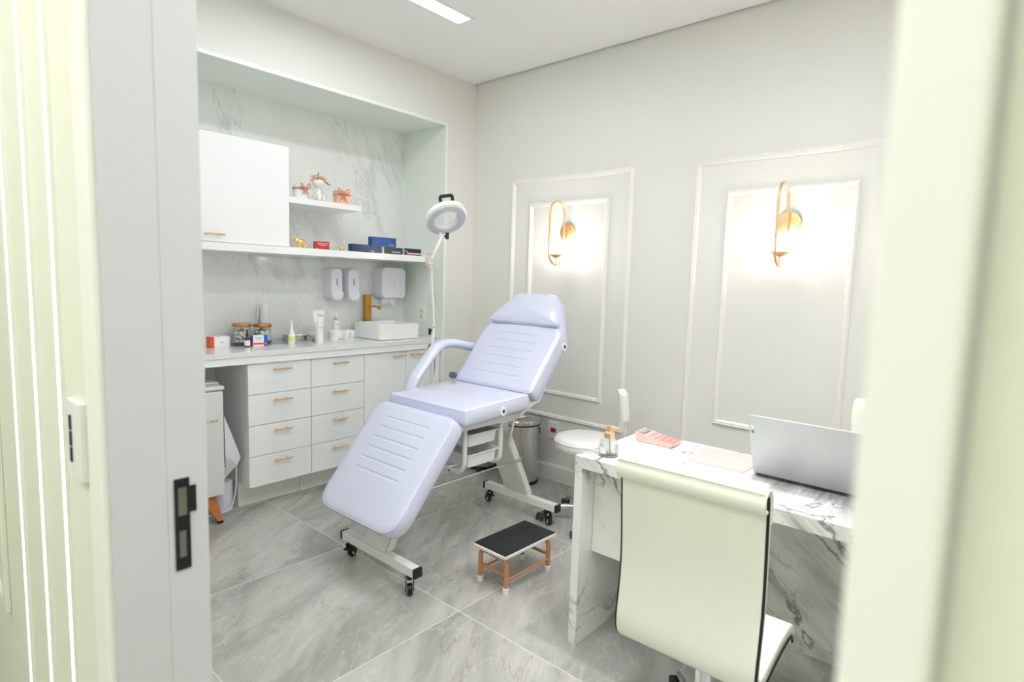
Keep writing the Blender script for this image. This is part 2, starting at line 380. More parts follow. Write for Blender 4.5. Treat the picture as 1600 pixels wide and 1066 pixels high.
def resample(pts, step=0.02):
    out = []
    for i in range(len(pts)):
        a, b = Vector(pts[i]), Vector(pts[(i+1) % len(pts)]); L = (b-a).length; n = max(1, int(L/step))
        for k in range(n): q = a.lerp(b, k/n); out.append((q.x, q.y))
    return out
def cushion(name, outline, t, crown, M, parent, m, flat=(0, 1), stitch=0.0, edge=0.018, label=None):
    """upholstered pad: outline in its own plane, thickness t along +z, crowned top, piping as a sub-part"""
    ol = resample(outline); bm = bmesh.new()
    cx = sum(p[0] for p in ol)/len(ol); cy = sum(p[1] for p in ol)/len(ol)
    rings = []
    def ring(d, z): rings.append([(x, y, z) for x, y in (inset(ol, d) if d else ol)])
    e = edge
    ring(e*0.8, 0); ring(e*0.25, e*0.25); ring(0, e*0.8); ring(-0.004, t*0.5); ring(0, t-e*0.8); ring(e*0.22, t-e*0.25); ring(e*0.75, t)
    base = inset(ol, e*0.75)
    for s_ in (0.94, 0.85, 0.72, 0.55, 0.36, 0.16):
        z = t+crown*(1-s_**2.4)
        rings.append([(cx+(x-cx)*s_, cy+(y-cy)*s_, z) for x, y in base])
    vr = [[bm.verts.new(p) for p in r] for r in rings]; n = len(ol)
    for a, b in zip(vr, vr[1:]):
        for i in range(n): bm.faces.new((a[i], a[(i+1) % n], b[(i+1) % n], b[i]))
    bm.faces.new(vr[0][::-1]); bm.faces.new(vr[-1])
    lay = bm.verts.layers.float_vector.new('flat')
    for v in bm.verts: v[lay] = (v.co.x, v.co.y, stitch if v.co.z > t*0.9 else 0.0)
    mb = MB(); mb.bm.free(); mb.bm = bm; mb.bm.transform(M)
    o = obj(name, mb, m, parent, label, ang=60)
    pp = [M @ Vector((x, y, t-e*0.35)) for x, y in inset(ol, e*0.22)]
    obj('piping', MB().tube(pp, 0.0035, 6, closed=True), M_PIPE if m is M_LILAC else M_WPL, o)
    return o
def arc(c, r, a0, a1, n, plane='xz'):
    out = []
    for i in range(n+1):
        a = math.radians(a0+(a1-a0)*i/n); u, v = r*math.cos(a), r*math.sin(a)
        out.append({'xz': (c[0]+u, c[1], c[2]+v), 'yz': (c[0], c[1]+u, c[2]+v), 'xy': (c[0]+u, c[1]+v, c[2])}[plane])
    return out
def round_path(pts, r, n=6):
    pts = [Vector(p) for p in pts]; out = [pts[0]]
    for a, p, b in zip(pts, pts[1:], pts[2:]):
        u, v = (a-p), (b-p); d = min(r, u.length*0.49, v.length*0.49); s_, e_ = p+u.normalized()*d, p+v.normalized()*d
        for k in range(n+1): t = k/n; out.append(s_*(1-t)**2+p*2*t*(1-t)+e_*t*t)
    return out+[pts[-1]]
def copy_tree(o, parent=None):
    c = o.copy(); COL.objects.link(c)
    if parent is not None: c.parent = parent
    for ch in list(o.children): copy_tree(ch, c)
    return c

# ------------------------------------------------------------------ the room
H = 2.877; DX0, DX1 = -3.01, -2.895          # door wall, hall face and room face
NX0, NX1, NZ1, NY = -2.72, -0.29, 2.53, 0.47  # niche
YR = -4.6
struct('floor', MB().box(-4.7, 0.0, YR, 0.62, -0.1, 0.0), M_FLOOR)
struct('ceiling', MB().box(DX1, -0.016, YR, 0.0, H, H+0.03).box(-4.7, 0.12, YR-0.1, 0.62, H+0.08, H+0.16), M_CEIL)
struct('wall_back', MB().box(0.0, 0.12, YR-0.1, 0.62, -0.1, H+0.1), M_WALL)
wl = MB(); wl.box(NX1, 0.0, 0.0, 0.62, 0, H+0.1); wl.box(DX0, NX0, 0.0, 0.62, 0, H+0.1); wl.box(NX0, NX1, 0.0, 0.62, NZ1+0.0, H+0.1)
wl.box(NX0, NX1, NY+0.02, 0.62, 0, NZ1)
struct('wall_left', wl, M_WALL)
struct('wall_right', MB().box(DX0, 0.0, YR-0.1, YR, 0, H+0.1), M_WALL)
# lining of the niche: marble back, lacquered side, top and a raised edge frame
struct('trim_1', MB().box(NX0, NX1, NY, NY+0.02, 0, NZ1), M_MARB_B)
ln = MB(); ln.box(NX1-0.012, NX1, 0.0, NY, 0.0, NZ1).box(NX0, NX0+0.012, 0, NY, 0, NZ1).box(NX0, NX1, 0, NY, NZ1-0.012, NZ1)
ln.box(NX1-0.016, NX1+0.006, -0.008, 0.004, 0, NZ1-0.016).box(NX0-0.006, NX1+0.006, -0.008, 0.004, NZ1-0.016, NZ1+0.006)
struct('trim_2', ln, M_NICHE)
# door wall with the opening the camera looks through
OY0, OY1, OZ = -3.222, -2.372, 2.12
dw = MB(); dw.box(DX0, DX1, OY1, 0.62, 0, H+0.1).box(DX0, DX1, YR, OY0, 0, H+0.1).box(DX0, DX1, OY0, OY1, OZ, H+0.1)
struct('wall_front', dw, M_HALL)
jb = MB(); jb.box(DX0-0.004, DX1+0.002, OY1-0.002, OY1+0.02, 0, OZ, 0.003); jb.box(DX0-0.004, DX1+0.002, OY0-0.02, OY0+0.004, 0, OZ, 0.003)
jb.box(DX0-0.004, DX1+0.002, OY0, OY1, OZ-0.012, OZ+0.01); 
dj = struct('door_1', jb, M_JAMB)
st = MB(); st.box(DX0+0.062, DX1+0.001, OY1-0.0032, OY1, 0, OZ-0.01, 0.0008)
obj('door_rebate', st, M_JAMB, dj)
cs = MB()
for (a, b) in ((OY1+0.004, OY1+0.062), (-3.2400, -3.2155)):
    cs.box(DX0-0.014, DX0, a, b, 0, OZ+0.06, 0.004)
cs.box(DX0-0.014, DX0, -3.2400, OY1+0.062, OZ+0.004, OZ+0.06, 0.004)
struct('trim_3', cs, M_CASE)
# corridor behind the camera
struct('wall_hall', MB().box(-4.8, -4.7, YR-0.1, 0.62, 0, H+0.1), M_HALL)
struct('wall_hall_left', MB().box(-4.7, DX0, 0.50, 0.62, 0, H+0.1), M_HALL)
struct('wall_hall_right', MB().box(-4.7, DX0, YR-0.1, YR, 0, H+0.1), M_HALL)
struct('ceiling_hall', MB().box(-4.7, DX0, YR, 0.62, 2.7, 2.75), M_CEIL)
hl = thing('corridor_light', 'long recessed lighting panel in the corridor ceiling', 'light', (-3.95, -2.6, 2.7))
obj('diffuser', MB().box(-4.3, -3.6, -3.6, -1.2, 2.692, 2.699), M_HPANEL, hl)
obj('frame', MB().box(-4.32, -3.58, -3.62, -3.6, 2.688, 2.70).box(-4.32, -3.58, -1.2, -1.18, 2.688, 2.70).box(-4.32, -4.3, -3.6, -1.2, 2.688, 2.70).box(-3.6, -3.58, -3.6, -1.2, 2.688, 2.70), M_WMET, hl)
for i, (y, w, lab) in enumerate(((-2.118, 0.017, 'lit vertical strip set in the corridor wall, nearest the light switch'), (-1.935, 0.020, 'lit vertical strip in the corridor wall, middle of three'), (-1.72, 0.022, 'lit vertical strip in the corridor wall, farthest from the doorway'))):
    s_ = thing('led_strip', lab, 'light strip', (DX0, y, 0), 'lit strips in the corridor wall')
    obj('diffuser', MB().box(DX0-0.005, DX0-0.001, y-w/2, y+w/2, 0.01, 2.69), M_STRIP, s_)
    obj('profile', MB().box(DX0-0.006, DX0, y-w/2-0.002, y-w/2, 0.01, 2.69).box(DX0-0.006, DX0, y+w/2, y+w/2+0.002, 0.01, 2.69), M_CASE, s_)
hm = MB(); hm.box(DX0-0.012, DX0, -1.47, -1.44, 0.56, 2.3, 0.003); hm.box(DX0-0.012, DX0, -1.44, -0.5, 0.56, 0.59, 0.003)
struct('trim_4', hm, M_HALL)
sw = thing('light_switch', 'white three key light switch with dark keys on the corridor wall', 'switch', (DX0, -2.215, 1.147))
obj('plate', MB().box(DX0-0.010, DX0, -2.252, -2.180, 1.088, 1.206, 0.003), M_WPL, sw)
for k in range(3):
    obj('key', MB().box(DX0-0.0125, DX0-0.009, -2.209, -2.201, 1.112+k*0.0245, 1.1345+k*0.0245, 0.001), M_KEY, sw)
# strike plate on the jamb
yj = OY1-0.0033
sp = thing('strike_plate', 'black door latch plate screwed to the white door jamb', 'lock plate', (-2.925, yj, 1.04))
def plate_with_holes(x0, x1, z0, z1, y0, y1, holes):
    b = MB(); zs = z0
    for hz0, hz1, hx0, hx1 in holes:
        b.box(x0, x1, y0, y1, zs, hz0); b.box(x0, hx0, y0, y1, hz0, hz1); b.box(hx1, x1, y0, y1, hz0, hz1); zs = hz1
    b.box(x0, x1, y0, y1, zs, z1); return b
pb = plate_with_holes(-2.9395, -2.9195, 0.972, 1.107, yj-0.002, yj, ((0.990, 1.030, -2.9345, -2.9250), (1.052, 1.094, -2.9350, -2.9230)))
pb.box(-2.920, -2.9105, yj-0.002, yj, 1.055, 1.094, 0.0008)
obj('plate', pb, M_BLK, sp)
M_POCK = mat('pocket_metal', (0.20, 0.22, 0.17), 0.3, 0.6, bump=0.1, bscale=60)
obj('latch_pocket', MB().box(-2.9350, -2.9230, yj-0.0008, yj-0.0003, 1.052, 1.094), M_POCK, sp)
obj('bolt_pocket', MB().box(-2.9345, -2.9250, yj-0.0008, yj-0.0003, 0.990, 1.030), M_POCK, sp)
for z in (0.980, 1.101): obj('screw', MB().lathe([(0.0, -0.0032), (0.0028, -0.0028), (0.003, -0.002)], (-2.9295, yj, z), 12, 'y'), M_BLK, sp)
# skirting
sk = MB(); sk.box(-0.016, 0.0, YR, 0.0, 0.0, 0.105, 0.003); sk.box(-0.010, 0.0, YR, 0.0, 0.105, 0.116, 0.002)
struct('baseboard_back', sk, M_TRIM)
struct('baseboard_left', MB().box(NX1+0.006, -0.016, -0.016, 0.0, 0.0, 0.11, 0.003), M_TRIM)
# moulded frames on the back wall
def moulding(y0, y1, z0, z1, w=0.032):
    prof = [(0, 0), (0.006, 0.0), (0.012, 0.006), (0.016, 0.012), (0.011, 0.017), (0.014, 0.022), (0.009, w-0.004), (0.005, w), (0, w)]
    b = MB(); rs = []
    for (cy, cz, sy, sz) in ((y0, z0, 1, 1), (y1, z0, -1, 1), (y1, z1, -1, -1), (y0, z1, 1, -1)):
        rs.append([(-d, cy+sy*q, cz+sz*q) for d, q in prof])
    vr = [[b.bm.verts.new(p) for p in r] for r in rs]
    for i in range(4):
        a, c = vr[i], vr[(i+1) % 4]
        for k in range(len(prof)):
            j = (k+1) % len(prof); b.bm.faces.new((a[k], a[j], c[j], c[k]))
    return b
struct('trim_5', moulding(-1.405, -0.405, 0.445, 2.125), M_TRIM)
struct('trim_6', moulding(-1.235, -0.575, 0.615, 1.955), M_TRIM)
struct('trim_7', moulding(-2.81, -1.80, 0.445, 2.115), M_TRIM)
struct('trim_8', moulding(-2.635, -1.985, 0.62, 1.935), M_TRIM)

# ceiling panels
def ceil_light(x0, x1, y0, y1, label):
    t = thing('ceiling_light', label, 'ceiling light', ((x0+x1)/2, (y0+y1)/2, H), 'recessed ceiling panels')
    obj('diffuser', MB().box(x0, x1, y0, y1, H-0.003, H-0.001), M_PANEL, t)
    f = 0.018
    obj('frame', MB().box(x0-f, x1+f, y0-f, y0, H-0.006, H).box(x0-f, x1+f, y1, y1+f, H-0.006, H).box(x0-f, x0, y0, y1, H-0.006, H).box(x1, x1+f, y0, y1, H-0.006, H), M_WMET, t)
ceil_light(-2.02, -0.825, -0.775, -0.675, 'slim white ceiling panel light above the lilac treatment bed')
ceil_light(-2.45, -1.25, -1.97, -1.83, 'unseen slim ceiling panel added over the middle of the room for more light')  # out of view, added to lift the drawer fronts and bed
ceil_light(-2.55, -1.55, -3.42, -3.04, 'unseen wide ceiling panel added inside the doorway to brighten the drawers')  # added fill panel out of view, made wide to brighten the drawer fronts
t = thing('downlight', 'small square ceiling downlight straight above the marble desk', 'ceiling light', (-1.29, -2.55, H))
obj('frame', MB().box(-1.36, -1.22, -2.62, -2.48, H-0.006, H), M_WMET, t)
obj('diffuser', MB().box(-1.34, -1.24, -2.60, -2.50, H-0.008, H-0.006), M_PANEL, t)
sl_ = bpy.data.lights.new('downlight_beam', 'SPOT'); sl_.energy = SPOT_LIGHT; sl_.spot_size = math.radians(88); sl_.spot_blend = 0.9; sl_.shadow_soft_size = 0.04; sl_.color = (1.0, 0.985, 0.99)
so_ = bpy.data.objects.new('downlight_beam', sl_); COL.objects.link(so_); so_.parent = t; so_.location = (0, 0, -0.012)

# wall sockets
o_ = thing('wall_socket', 'white wall socket with a red centre beside the steel bin', 'socket', (0, -0.857, 0.36))
obj('plate', MB().box(-0.012, 0, -0.905, -0.812, 0.303, 0.425, 0.004), M_WPL, o_)
obj('socket_face', MB().box(-0.016, -0.011, -0.884, -0.84, 0.350, 0.380, 0.003), M_REDP, o_)
o_ = thing('wall_socket', 'pale wall socket on the niche side beside the basin', 'socket', (NX1-0.012, 0.232, 1.13))
obj('plate', MB().box(NX1-0.021, NX1-0.012, 0.197, 0.268, 1.072, 1.188, 0.003), M_CASE, o_)
for z in (1.108, 1.152): obj('socket_face', MB().prism(rrect(0.026, 0.030, 0.010, 4, 0.2325, z), 'x', NX1-0.0235, NX1-0.0208), M_LINK, o_)

# ------------------------------------------------------------------ fitted furniture in the niche
def bar_handle(parent, xc, y, z, L=0.115, m=None):
    b = MB(); m = m or M_GOLD
    b.tube([(xc-L/2, y-0.028, z), (xc+L/2, y-0.028, z)], 0.0048, 10)
    for s_ in (-1, 1): b.tube([(xc+s_*L*0.30, y, z), (xc+s_*L*0.30, y-0.028, z)], 0.0042, 8)
    return obj('handle', b, m, parent, 'gold bar handle')
FY = 0.016; CB = 0.887
def drawer_unit(x0, x1, label):
    t = thing('drawer_cabinet', label, 'cabinet', ((x0+x1)/2, FY, 0), 'drawer cabinets under the worktop')
    obj('carcass', MB().box(x0+0.001, x0+0.018, FY+0.019, NY-0.005, 0.155, CB).box(x1-0.018, x1-0.001, FY+0.019, NY-0.005, 0.155, CB).box(x0+0.018, x1-0.018, FY+0.019, NY-0.005, 0.155, 0.173).box(x0+0.018, x1-0.018, NY-0.02, NY-0.005, 0.173, CB).box(x0+0.018, x1-0.018, FY+0.03, NY-0.02, CB-0.018, CB), M_LAC, t)
    obj('plinth', MB().box(x0+0.001, x1-0.001, 0.168, NY-0.01, 0.0, 0.153), M_PLINTH, t)
    hgt = (CB-0.155)/4
    for k in range(4):
        z0 = 0.155+k*hgt
        d = obj('drawer', MB().box(x0+0.0015, x1-0.0015, FY, FY+0.018, z0+0.0015, z0+hgt-0.0015, 0.0012).box(x0+0.03, x1-0.03, FY+0.018, FY+0.38, z0+0.02, z0+hgt-0.05), M_LAC, t)
        bar_handle(d, (x0+x1)/2, FY, z0+hgt-0.040)
drawer_unit(-1.762, -1.369, 'white cabinet of four drawers next to the small fridge')
drawer_unit(-1.367, -0.981, 'white cabinet of four drawers beside the basin cabinet')
def door_unit(x0, x1, xm, label):
    t = thing('base_cabinet', label, 'cabinet', ((x0+x1)/2, FY, 0))
    obj('carcass', MB().box(x0+0.001, x1-0.001, FY+0.02, NY-0.005, 0.155, CB), M_LAC, t)
    obj('plinth', MB().box(x0+0.001, x1-0.001, 0.168, NY-0.01, 0.0, 0.153), M_PLINTH, t)
    for a, b, hx in ((x0, xm, xm-0.075), (xm, x1, xm+0.083)):
        d = obj('door', MB().box(a+0.0015, b-0.0015, FY, FY+0.018, 0.157, CB-0.0015, 0.0012), M_LAC, t)
        bar_handle(d, hx, FY, CB-0.032)
door_unit(-0.979, NX1-0.018, -0.63, 'white two door cabinet under the basin')
wt = thing('worktop', 'long pale stone worktop running across the niche', 'worktop', (-1.5, 0.2, 0.9))
obj('slab', MB().box(NX0+0.013, NX1-0.018, -0.006, NY-0.001, 0.93, 0.960, 0.002), M_MARB_C, wt)
obj('apron', MB().box(NX0+0.013, NX1-0.018, 0.0, 0.018, 0.889, 0.9295).box(NX0+0.013, NX1-0.018, 0.018, NY-0.002, 0.912, 0.9295), M_LAC, wt)
# wall cabinet and shelves
wc = thing('wall_cabinet', 'white wall cabinet with one gold handle above the worktop', 'cabinet', (-1.9, 0.3, 1.57))
obj('carcass', MB().box(-2.68, -1.452, 0.135, NY-0.001, 1.570, 2.158), M_LAC, wc)
d = obj('door', MB().box(-2.05, -1.45, 0.115, 0.134, 1.571, 2.160, 0.0015), M_LAC, wc); bar_handle(d, -1.895, 0.115, 1.612, 0.11)
d = obj('door', MB().box(-2.68, -2.053, 0.115, 0.134, 1.571, 2.160, 0.0015), M_LAC, wc); bar_handle(d, -2.2, 0.115, 1.612, 0.11)
top('floating_shelf', MB().box(NX0+0.013, NX1-0.013, 0.10, NY-0.001, 1.524, 1.568, 0.002), M_LAC, 'long white shelf carrying the wall cabinet and small boxes', 'shelf', (-1.5, 0.3, 1.524))
top('floating_shelf', MB().box(-1.449, -0.925, 0.13, NY-0.001, 1.838, 1.874, 0.002), M_LAC, 'short white shelf with gift boxes beside the wall cabinet', 'shelf', (-1.2, 0.3, 1.838))

# basin and tap
bs = thing('basin', 'rectangular white ceramic vessel basin on the stone worktop', 'basin', (-0.6, 0.26, 0.96))
def basin_mesh():
    b = MB(); x0, x1, y0, y1, z0, z1 = -0.815, -0.455, 0.07, 0.400, 0.9605, 1.073
    cx, cy, w, h = (x0+x1)/2, (y0+y1)/2, x1-x0, y1-y0
    def R(d, z, r): return [(x, y, z) for x, y in rrect(w-2*d, h-2*d, r, 6, cx, cy)]
    return b.rings([R(0.012, z0, 0.02), R(0.004, z0+0.004, 0.025), R(0.0, z0+0.03, 0.03), R(0, z1-0.004, 0.03), R(0.003, z1, 0.028), R(0.010, z1, 0.024), R(0.013, z1-0.004, 0.022), R(0.018, z0+0.03, 0.03), R(0.05, z0+0.018, 0.04), R(0.12, z0+0.015, 0.03)])
obj('bowl', basin_mesh(), M_CER, bs, ang=50)
obj('drain', MB().lathe([(0.0, 0.976), (0.022, 0.977), (0.024, 0.9755)], (-0.617, 0.24, 0), 20), M_CHROME, bs)
tp = thing('faucet', 'square brushed gold basin tap behind the white basin', 'tap', (-0.66, 0.435, 0.96))
tx, ty = -0.665, 0.438
obj('body', MB().box(tx-0.0225, tx+0.0225, ty-0.0225, ty+0.0225, 0.9605, 1.262, 0.003), M_GOLDT, tp)
obj('spout', MB().box(tx-0.010, tx+0.010, ty-0.16, ty-0.02, 1.180, 1.192, 0.002).lathe([(0.0, 1.166), (0.011, 1.166), (0.011, 1.19)], (tx, ty-0.148, 0), 14), M_GOLDT, tp)
obj('lever', MB().box(tx-0.024, tx+0.032, ty-0.026, ty+0.024, 1.262, 1.272, 0.002), M_GOLDT, tp)

# dispensers
def soap(xc, label):
    t = thing('soap_dispenser', label, 'soap dispenser', (xc, NY, 1.34), 'soap dispensers on the marble splashback')
    b = MB(); out = rrect(0.100, 0.235, 0.045, 6, xc, 1.345)
    b.rings([[(x, NY, z) for x, z in out], [(x, NY-0.09, z) for x, z in out], [(x, NY-0.105, z) for x, z in inset(out, 0.008)]])
    obj('body', b, M_LPL, t)
    lo = rrect(0.096, 0.075, 0.034, 6, xc, 1.268)
    obj('push_bar', MB().rings([[(x, NY-0.10, z) for x, z in lo], [(x, NY-0.114, z) for x, z in lo], [(x, NY-0.12, z) for x, z in inset(lo, 0.007)]]), M_LPL, t)
    obj('level_window', MB().prism(rrect(0.007, 0.05, 0.003, 3, xc, 1.362), 'y', NY-0.1075, NY-0.1045), M_GINK, t)
    obj('lock_mark', MB().prism(rrect(0.010, 0.008, 0.003, 3, xc+0.018, 1.322), 'y', NY-0.107, NY-0.1045), M_LINK, t)
soap(-0.968, 'white soap dispenser, left of the pair above the jars')
soap(-0.830, 'white soap dispenser next to the paper towel box')
t = thing('towel_dispenser', 'white rounded paper towel dispenser above the basin tap', 'towel dispenser', (-0.56, NY, 1.24))
out = rrect(0.228, 0.240, 0.045, 6, -0.485, 1.362)
obj('body', MB().rings([[(x, NY, z) for x, z in out], [(x, NY-0.105, z) for x, z in out], [(x, NY-0.118, z) for x, z in inset(out, 0.006)], [(x, NY-0.123, z) for x, z in inset(out, 0.016)]]), M_LPL, t)
obj('key_slot', MB().box(-0.484, -0.482, NY-0.1245, NY-0.122, 1.325, 1.365), M_LINK, t)
obj('lock_mark', MB().prism(rrect(0.012, 0.012, 0.004, 3, -0.425, 1.275), 'y', NY-0.1245, NY-0.122), M_LINK, t)
b = MB(); n = 14; pr = []
for i in range(n+1):
    u = i/n; pr.append((-0.565+0.13*u+0.0, 1.241, 1.241-0.038-0.014*math.sin(u*9)*u-0.008*math.sin(u*23)))
b.rings([[(x, NY-0.07, z1) for x, z0, z1 in pr]+[(x, NY-0.07, z0) for x, z0, z1 in pr[::-1]], [(x, NY-0.0715, z1) for x, z0, z1 in pr]+[(x, NY-0.0715, z0) for x, z0, z1 in pr[::-1]]])
obj('paper_towel', b, M_PAPER, t)

# ------------------------------------------------------------------ things on the worktop
CT = 0.9605
def carton(name, x, y, z, w, d, h, rz, m, label, cat='box', group=None):
    """box carton, front face toward -y before turning by rz; returns thing and its frame matrix"""
    t = thing(name, label, cat, (x, y, z), group)
    M = Matrix.Translation((x, y, z)) @ Matrix.Rotation(rz, 4, 'Z')
    obj('carton', MB().box(-w/2, w/2, -d/2, d/2, 0, h, 0.0008).tf(M), m, t)
    return t, M
def onface(M, x, y, z): return M @ faceY(x, y, z)
t, M = carton('product_box', -1.80, 0.31, CT, 0.115, 0.05, 0.062, 0.06, M_PAPER, 'small white box with a red end at the left of the worktop')
obj('end_panel', MB().box(-0.0585, -0.036, -0.0258, 0.0258, 0.0003, 0.0625).tf(M), M_RED2, t, 'orange red end panel')
text('lettering', 'SKIN', 0.010, onface(M, 0.008, -0.0256, 0.028), M_GINK, t, 0.0003)
# clear organiser tray
t = thing('acrylic_tray', 'low clear acrylic tray holding the glass jars', 'tray', (-1.54, 0.32, CT))
b = MB(); x0, x1, y0, y1, zb = -1.742, -1.345, 0.262, 0.405, CT
b.box(x0, x1, y0, y1, zb, zb+0.003); b.box(x0, x1, y0, y0+0.003, zb+0.003, zb+0.045); b.box(x0, x1, y1-0.003, y1, zb+0.003, zb+0.045); b.box(x0, x0+0.003, y0+0.003, y1-0.003, zb+0.003, zb+0.045); b.box(x1-0.003, x1, y0+0.003, y1-0.003, zb+0.003, zb+0.045)
obj('tray_body', b, M_ACR, t)
def jar(x, y, z, r, h, label, fill):
    t = thing('glass_jar', label, 'jar', (x, y, z), 'glass jars with copper lids')
    obj('glass', MB().lathe([(0.0, 0), (r*0.94, 0.0), (r, 0.005), (r, h-0.008), (r*0.93, h), (r*0.86, h), (r*0.93, h-0.01), (r*0.93, 0.007), (0, 0.006)], (x, y, z), 32), M_GLASS, t)
    obj('lid', MB().lathe([(0.0, h), (r*1.04, h), (r*1.07, h+0.003), (r*1.07, h+0.016), (r*1.03, h+0.020), (0, h+0.020)], (x, y, z), 36), M_COPPER, t)
    if fill:
        b = MB()
        random.seed(int(r*1e5))
        for i in range(46):
            a = i*2.4; q = r*(0.66 if i % 3 else 0.3)
            b.sphere((x+q*math.cos(a), y+q*math.sin(a), z+0.019+0.0135*(i//9)), 0.0145, (1, 1, 0.8), 10)
        obj('cotton_pads', b, M_COT, t)
jar(-1.652, 0.333, CT+0.0035, 0.052, 0.110, 'wide glass jar with copper lid behind the amber dropper bottle', True)
jar(-1.522, 0.335, CT+0.0035, 0.052, 0.103, 'wide glass jar with copper lid and white cotton behind the blue medicine box', True)
def lathe_bottle(name, x, y, z, parts, label, cat, group=None):
    t = thing(name, label, cat, (x, y, z), group)
    for pn, prof, m in parts: obj(pn, MB().lathe(prof, (x, y, z), 24), m, t)
    return t
lathe_bottle('dropper_bottle', -1.668, 0.222, CT, [('glass', [(0, 0), (0.0145, 0), (0.016, 0.003), (0.016, 0.046), (0.012, 0.056), (0.0065, 0.062), (0.0065, 0.068)], M_AMB), ('label_band', [(0.0163, 0.008), (0.0165, 0.008), (0.0165, 0.041), (0.0163, 0.041)], M_PAPER), ('collar', [(0, 0.066), (0.0085, 0.066), (0.0085, 0.080), (0.006, 0.082)], M_BPL), ('bulb', [(0, 0.08), (0.0052, 0.081), (0.005, 0.098), (0.003, 0.103), (0, 0.104)], M_BPL)], 'amber dropper bottle with white label in front of the jars', 'bottle')
t, M = carton('medicine_box', -1.592, 0.236, CT, 0.092, 0.038, 0.066, -0.10, M_PAPER, 'white and blue medicine box with an orange stripe before the jars')
obj('blue_panel', MB().box(0.024, 0.0465, -0.0195, 0.0195, 0.0002, 0.0665).tf(M), M_BLUEINK, t, 'blue end panel')
obj('blue_edge', MB().box(-0.0464, -0.040, -0.0194, 0.0194, 0.0002, 0.0664).tf(M), M_BLUE, t)
obj('orange_stripe', MB().box(-0.0468, 0.0468, -0.0199, 0.0199, 0.010, 0.021).tf(M), M_RED2, t)
text('lettering', 'Cicaplast', 0.011, onface(M, -0.008, -0.0197, 0.052), M_BLUE, t, 0.0003)
text('lettering', 'creme 20 g', 0.006, onface(M, -0.010, -0.0197, 0.041), M_GINK, t, 0.0003)
# spray bottle
t = thing('spray_bottle', 'white and clear fine mist spray bottle standing by the splashback', 'spray bottle', (-1.462, 0.438, CT))
x, y = -1.458, 0.435
obj('bottle', MB().lathe([(0, 0), (0.026, 0), (0.028, 0.004), (0.028, 0.12), (0.022, 0.135)], (x, y, CT), 24), M_GLASS, t)
obj('head', MB().lathe([(0.0285, 0.125), (0.029, 0.15), (0.026, 0.175), (0.028, 0.20), (0.033, 0.235), (0.030, 0.246), (0.0, 0.250)], (x, y, CT), 24, cap0=True), M_WPL, t)
obj('trigger', MB().tube([(x-0.024, y, CT+0.236), (x-0.046, y-0.002, CT+0.222), (x-0.042, y-0.002, CT+0.195), (x-0.050, y-0.002, CT+0.165)], 0.006, 8), M_WPL, t)
lathe_bottle('nozzle_bottle', -1.378, 0.236, CT, [('bottle', [(0, 0), (0.021, 0), (0.023, 0.004), (0.023, 0.058), (0.020, 0.064), (0.012, 0.068)], M_WPL), ('label_band', [(0.0233, 0.02), (0.0236, 0.02), (0.0236, 0.05), (0.0233, 0.05)], M_LIME), ('cap', [(0.0, 0.066), (0.017, 0.066), (0.014, 0.085), (0.008, 0.095), (0.0055, 0.13), (0.003, 0.150), (0, 0.151)], M_WPL)], 'white bottle with lime label and pointed nozzle by the metal dish', 'bottle')
# kidney dish and small bowl
t = thing('kidney_dish', 'shallow steel instrument dish behind the nozzle bottle', 'dish', (-1.25, 0.40, CT))
b = MB(); 
def kid(s_, z): return [(-1.245+0.088*s_*math.cos(a), 0.40+0.052*s_*math.sin(a)+0.012*math.cos(2*a), z) for a in [2*PI*i/36 for i in range(36)]]
b.rings([kid(0.82, CT), kid(0.86, CT+0.003), kid(0.98, CT+0.034), kid(1.05, CT+0.037), kid(1.05, CT+0.039), kid(0.97, CT+0.037), kid(0.83, CT+0.005), kid(0.2, CT+0.004)])
obj('dish_body', b, M_STEEL, t)
top('metal_bowl', MB().lathe([(0, 0), (0.018, 0.0), (0.03, 0.012), (0.038, 0.034), (0.0395, 0.035), (0.037, 0.036), (0.028, 0.014), (0.016, 0.003), (0, 0.003)], (-1.168, 0.31, CT), 28), M_STEEL, 'small round steel bowl half hidden behind the white tube', 'bowl', (-1.168, 0.31, CT))
# cream tube standing on its cap, crimped end up
t = thing('cream_tube', 'tall white cream tube standing on its cap', 'tube', (-1.195, 0.215, CT))
b = MB(); rs = []
for k in range(11):
    u = k/10; z = CT+0.028+u*0.185; rx = 0.026+0.017*u; ry = 0.026*(1-u)+0.0015
    rs.append([(-1.198+rx*math.cos(a), 0.215+ry*math.sin(a), z) for a in [2*PI*i/28 for i in range(28)]])
b.rings(rs); obj('tube_body', b, M_WPL, t, ang=60)
obj('cap', MB().lathe([(0, 0), (0.0245, 0), (0.0255, 0.002), (0.0255, 0.027), (0.02, 0.0285)], (-1.198, 0.215, CT), 28), M_WPL, t)
text('lettering', 'Rosa', 0.022, Matrix.Translation((0, 0, 0)) @ faceY(-1.190, 0.2045, CT+0.180), M_LINK, t, 0.0012)
t = lathe_bottle('lotion_bottle', -1.222, 0.165, CT, [('bottle', [(0, 0), (0.0235, 0), (0.0245, 0.003), (0.0245, 0.118), (0.020, 0.125), (0.012, 0.127)], M_WPL), ('cap', [(0, 0.127), (0.0135, 0.127), (0.0135, 0.142), (0.011, 0.146), (0, 0.147)], M_WPL), ('label_band', [(0.0247, 0.060), (0.0249, 0.060), (0.0249, 0.075), (0.0247, 0.075)], M_PAPER)], 'slim white lotion bottle in front of the cream tube', 'bottle')
text('lettering', 'Rosa', 0.014, faceY(-1.222, 0.1403, CT+0.105), M_LINK, t, 0.001)
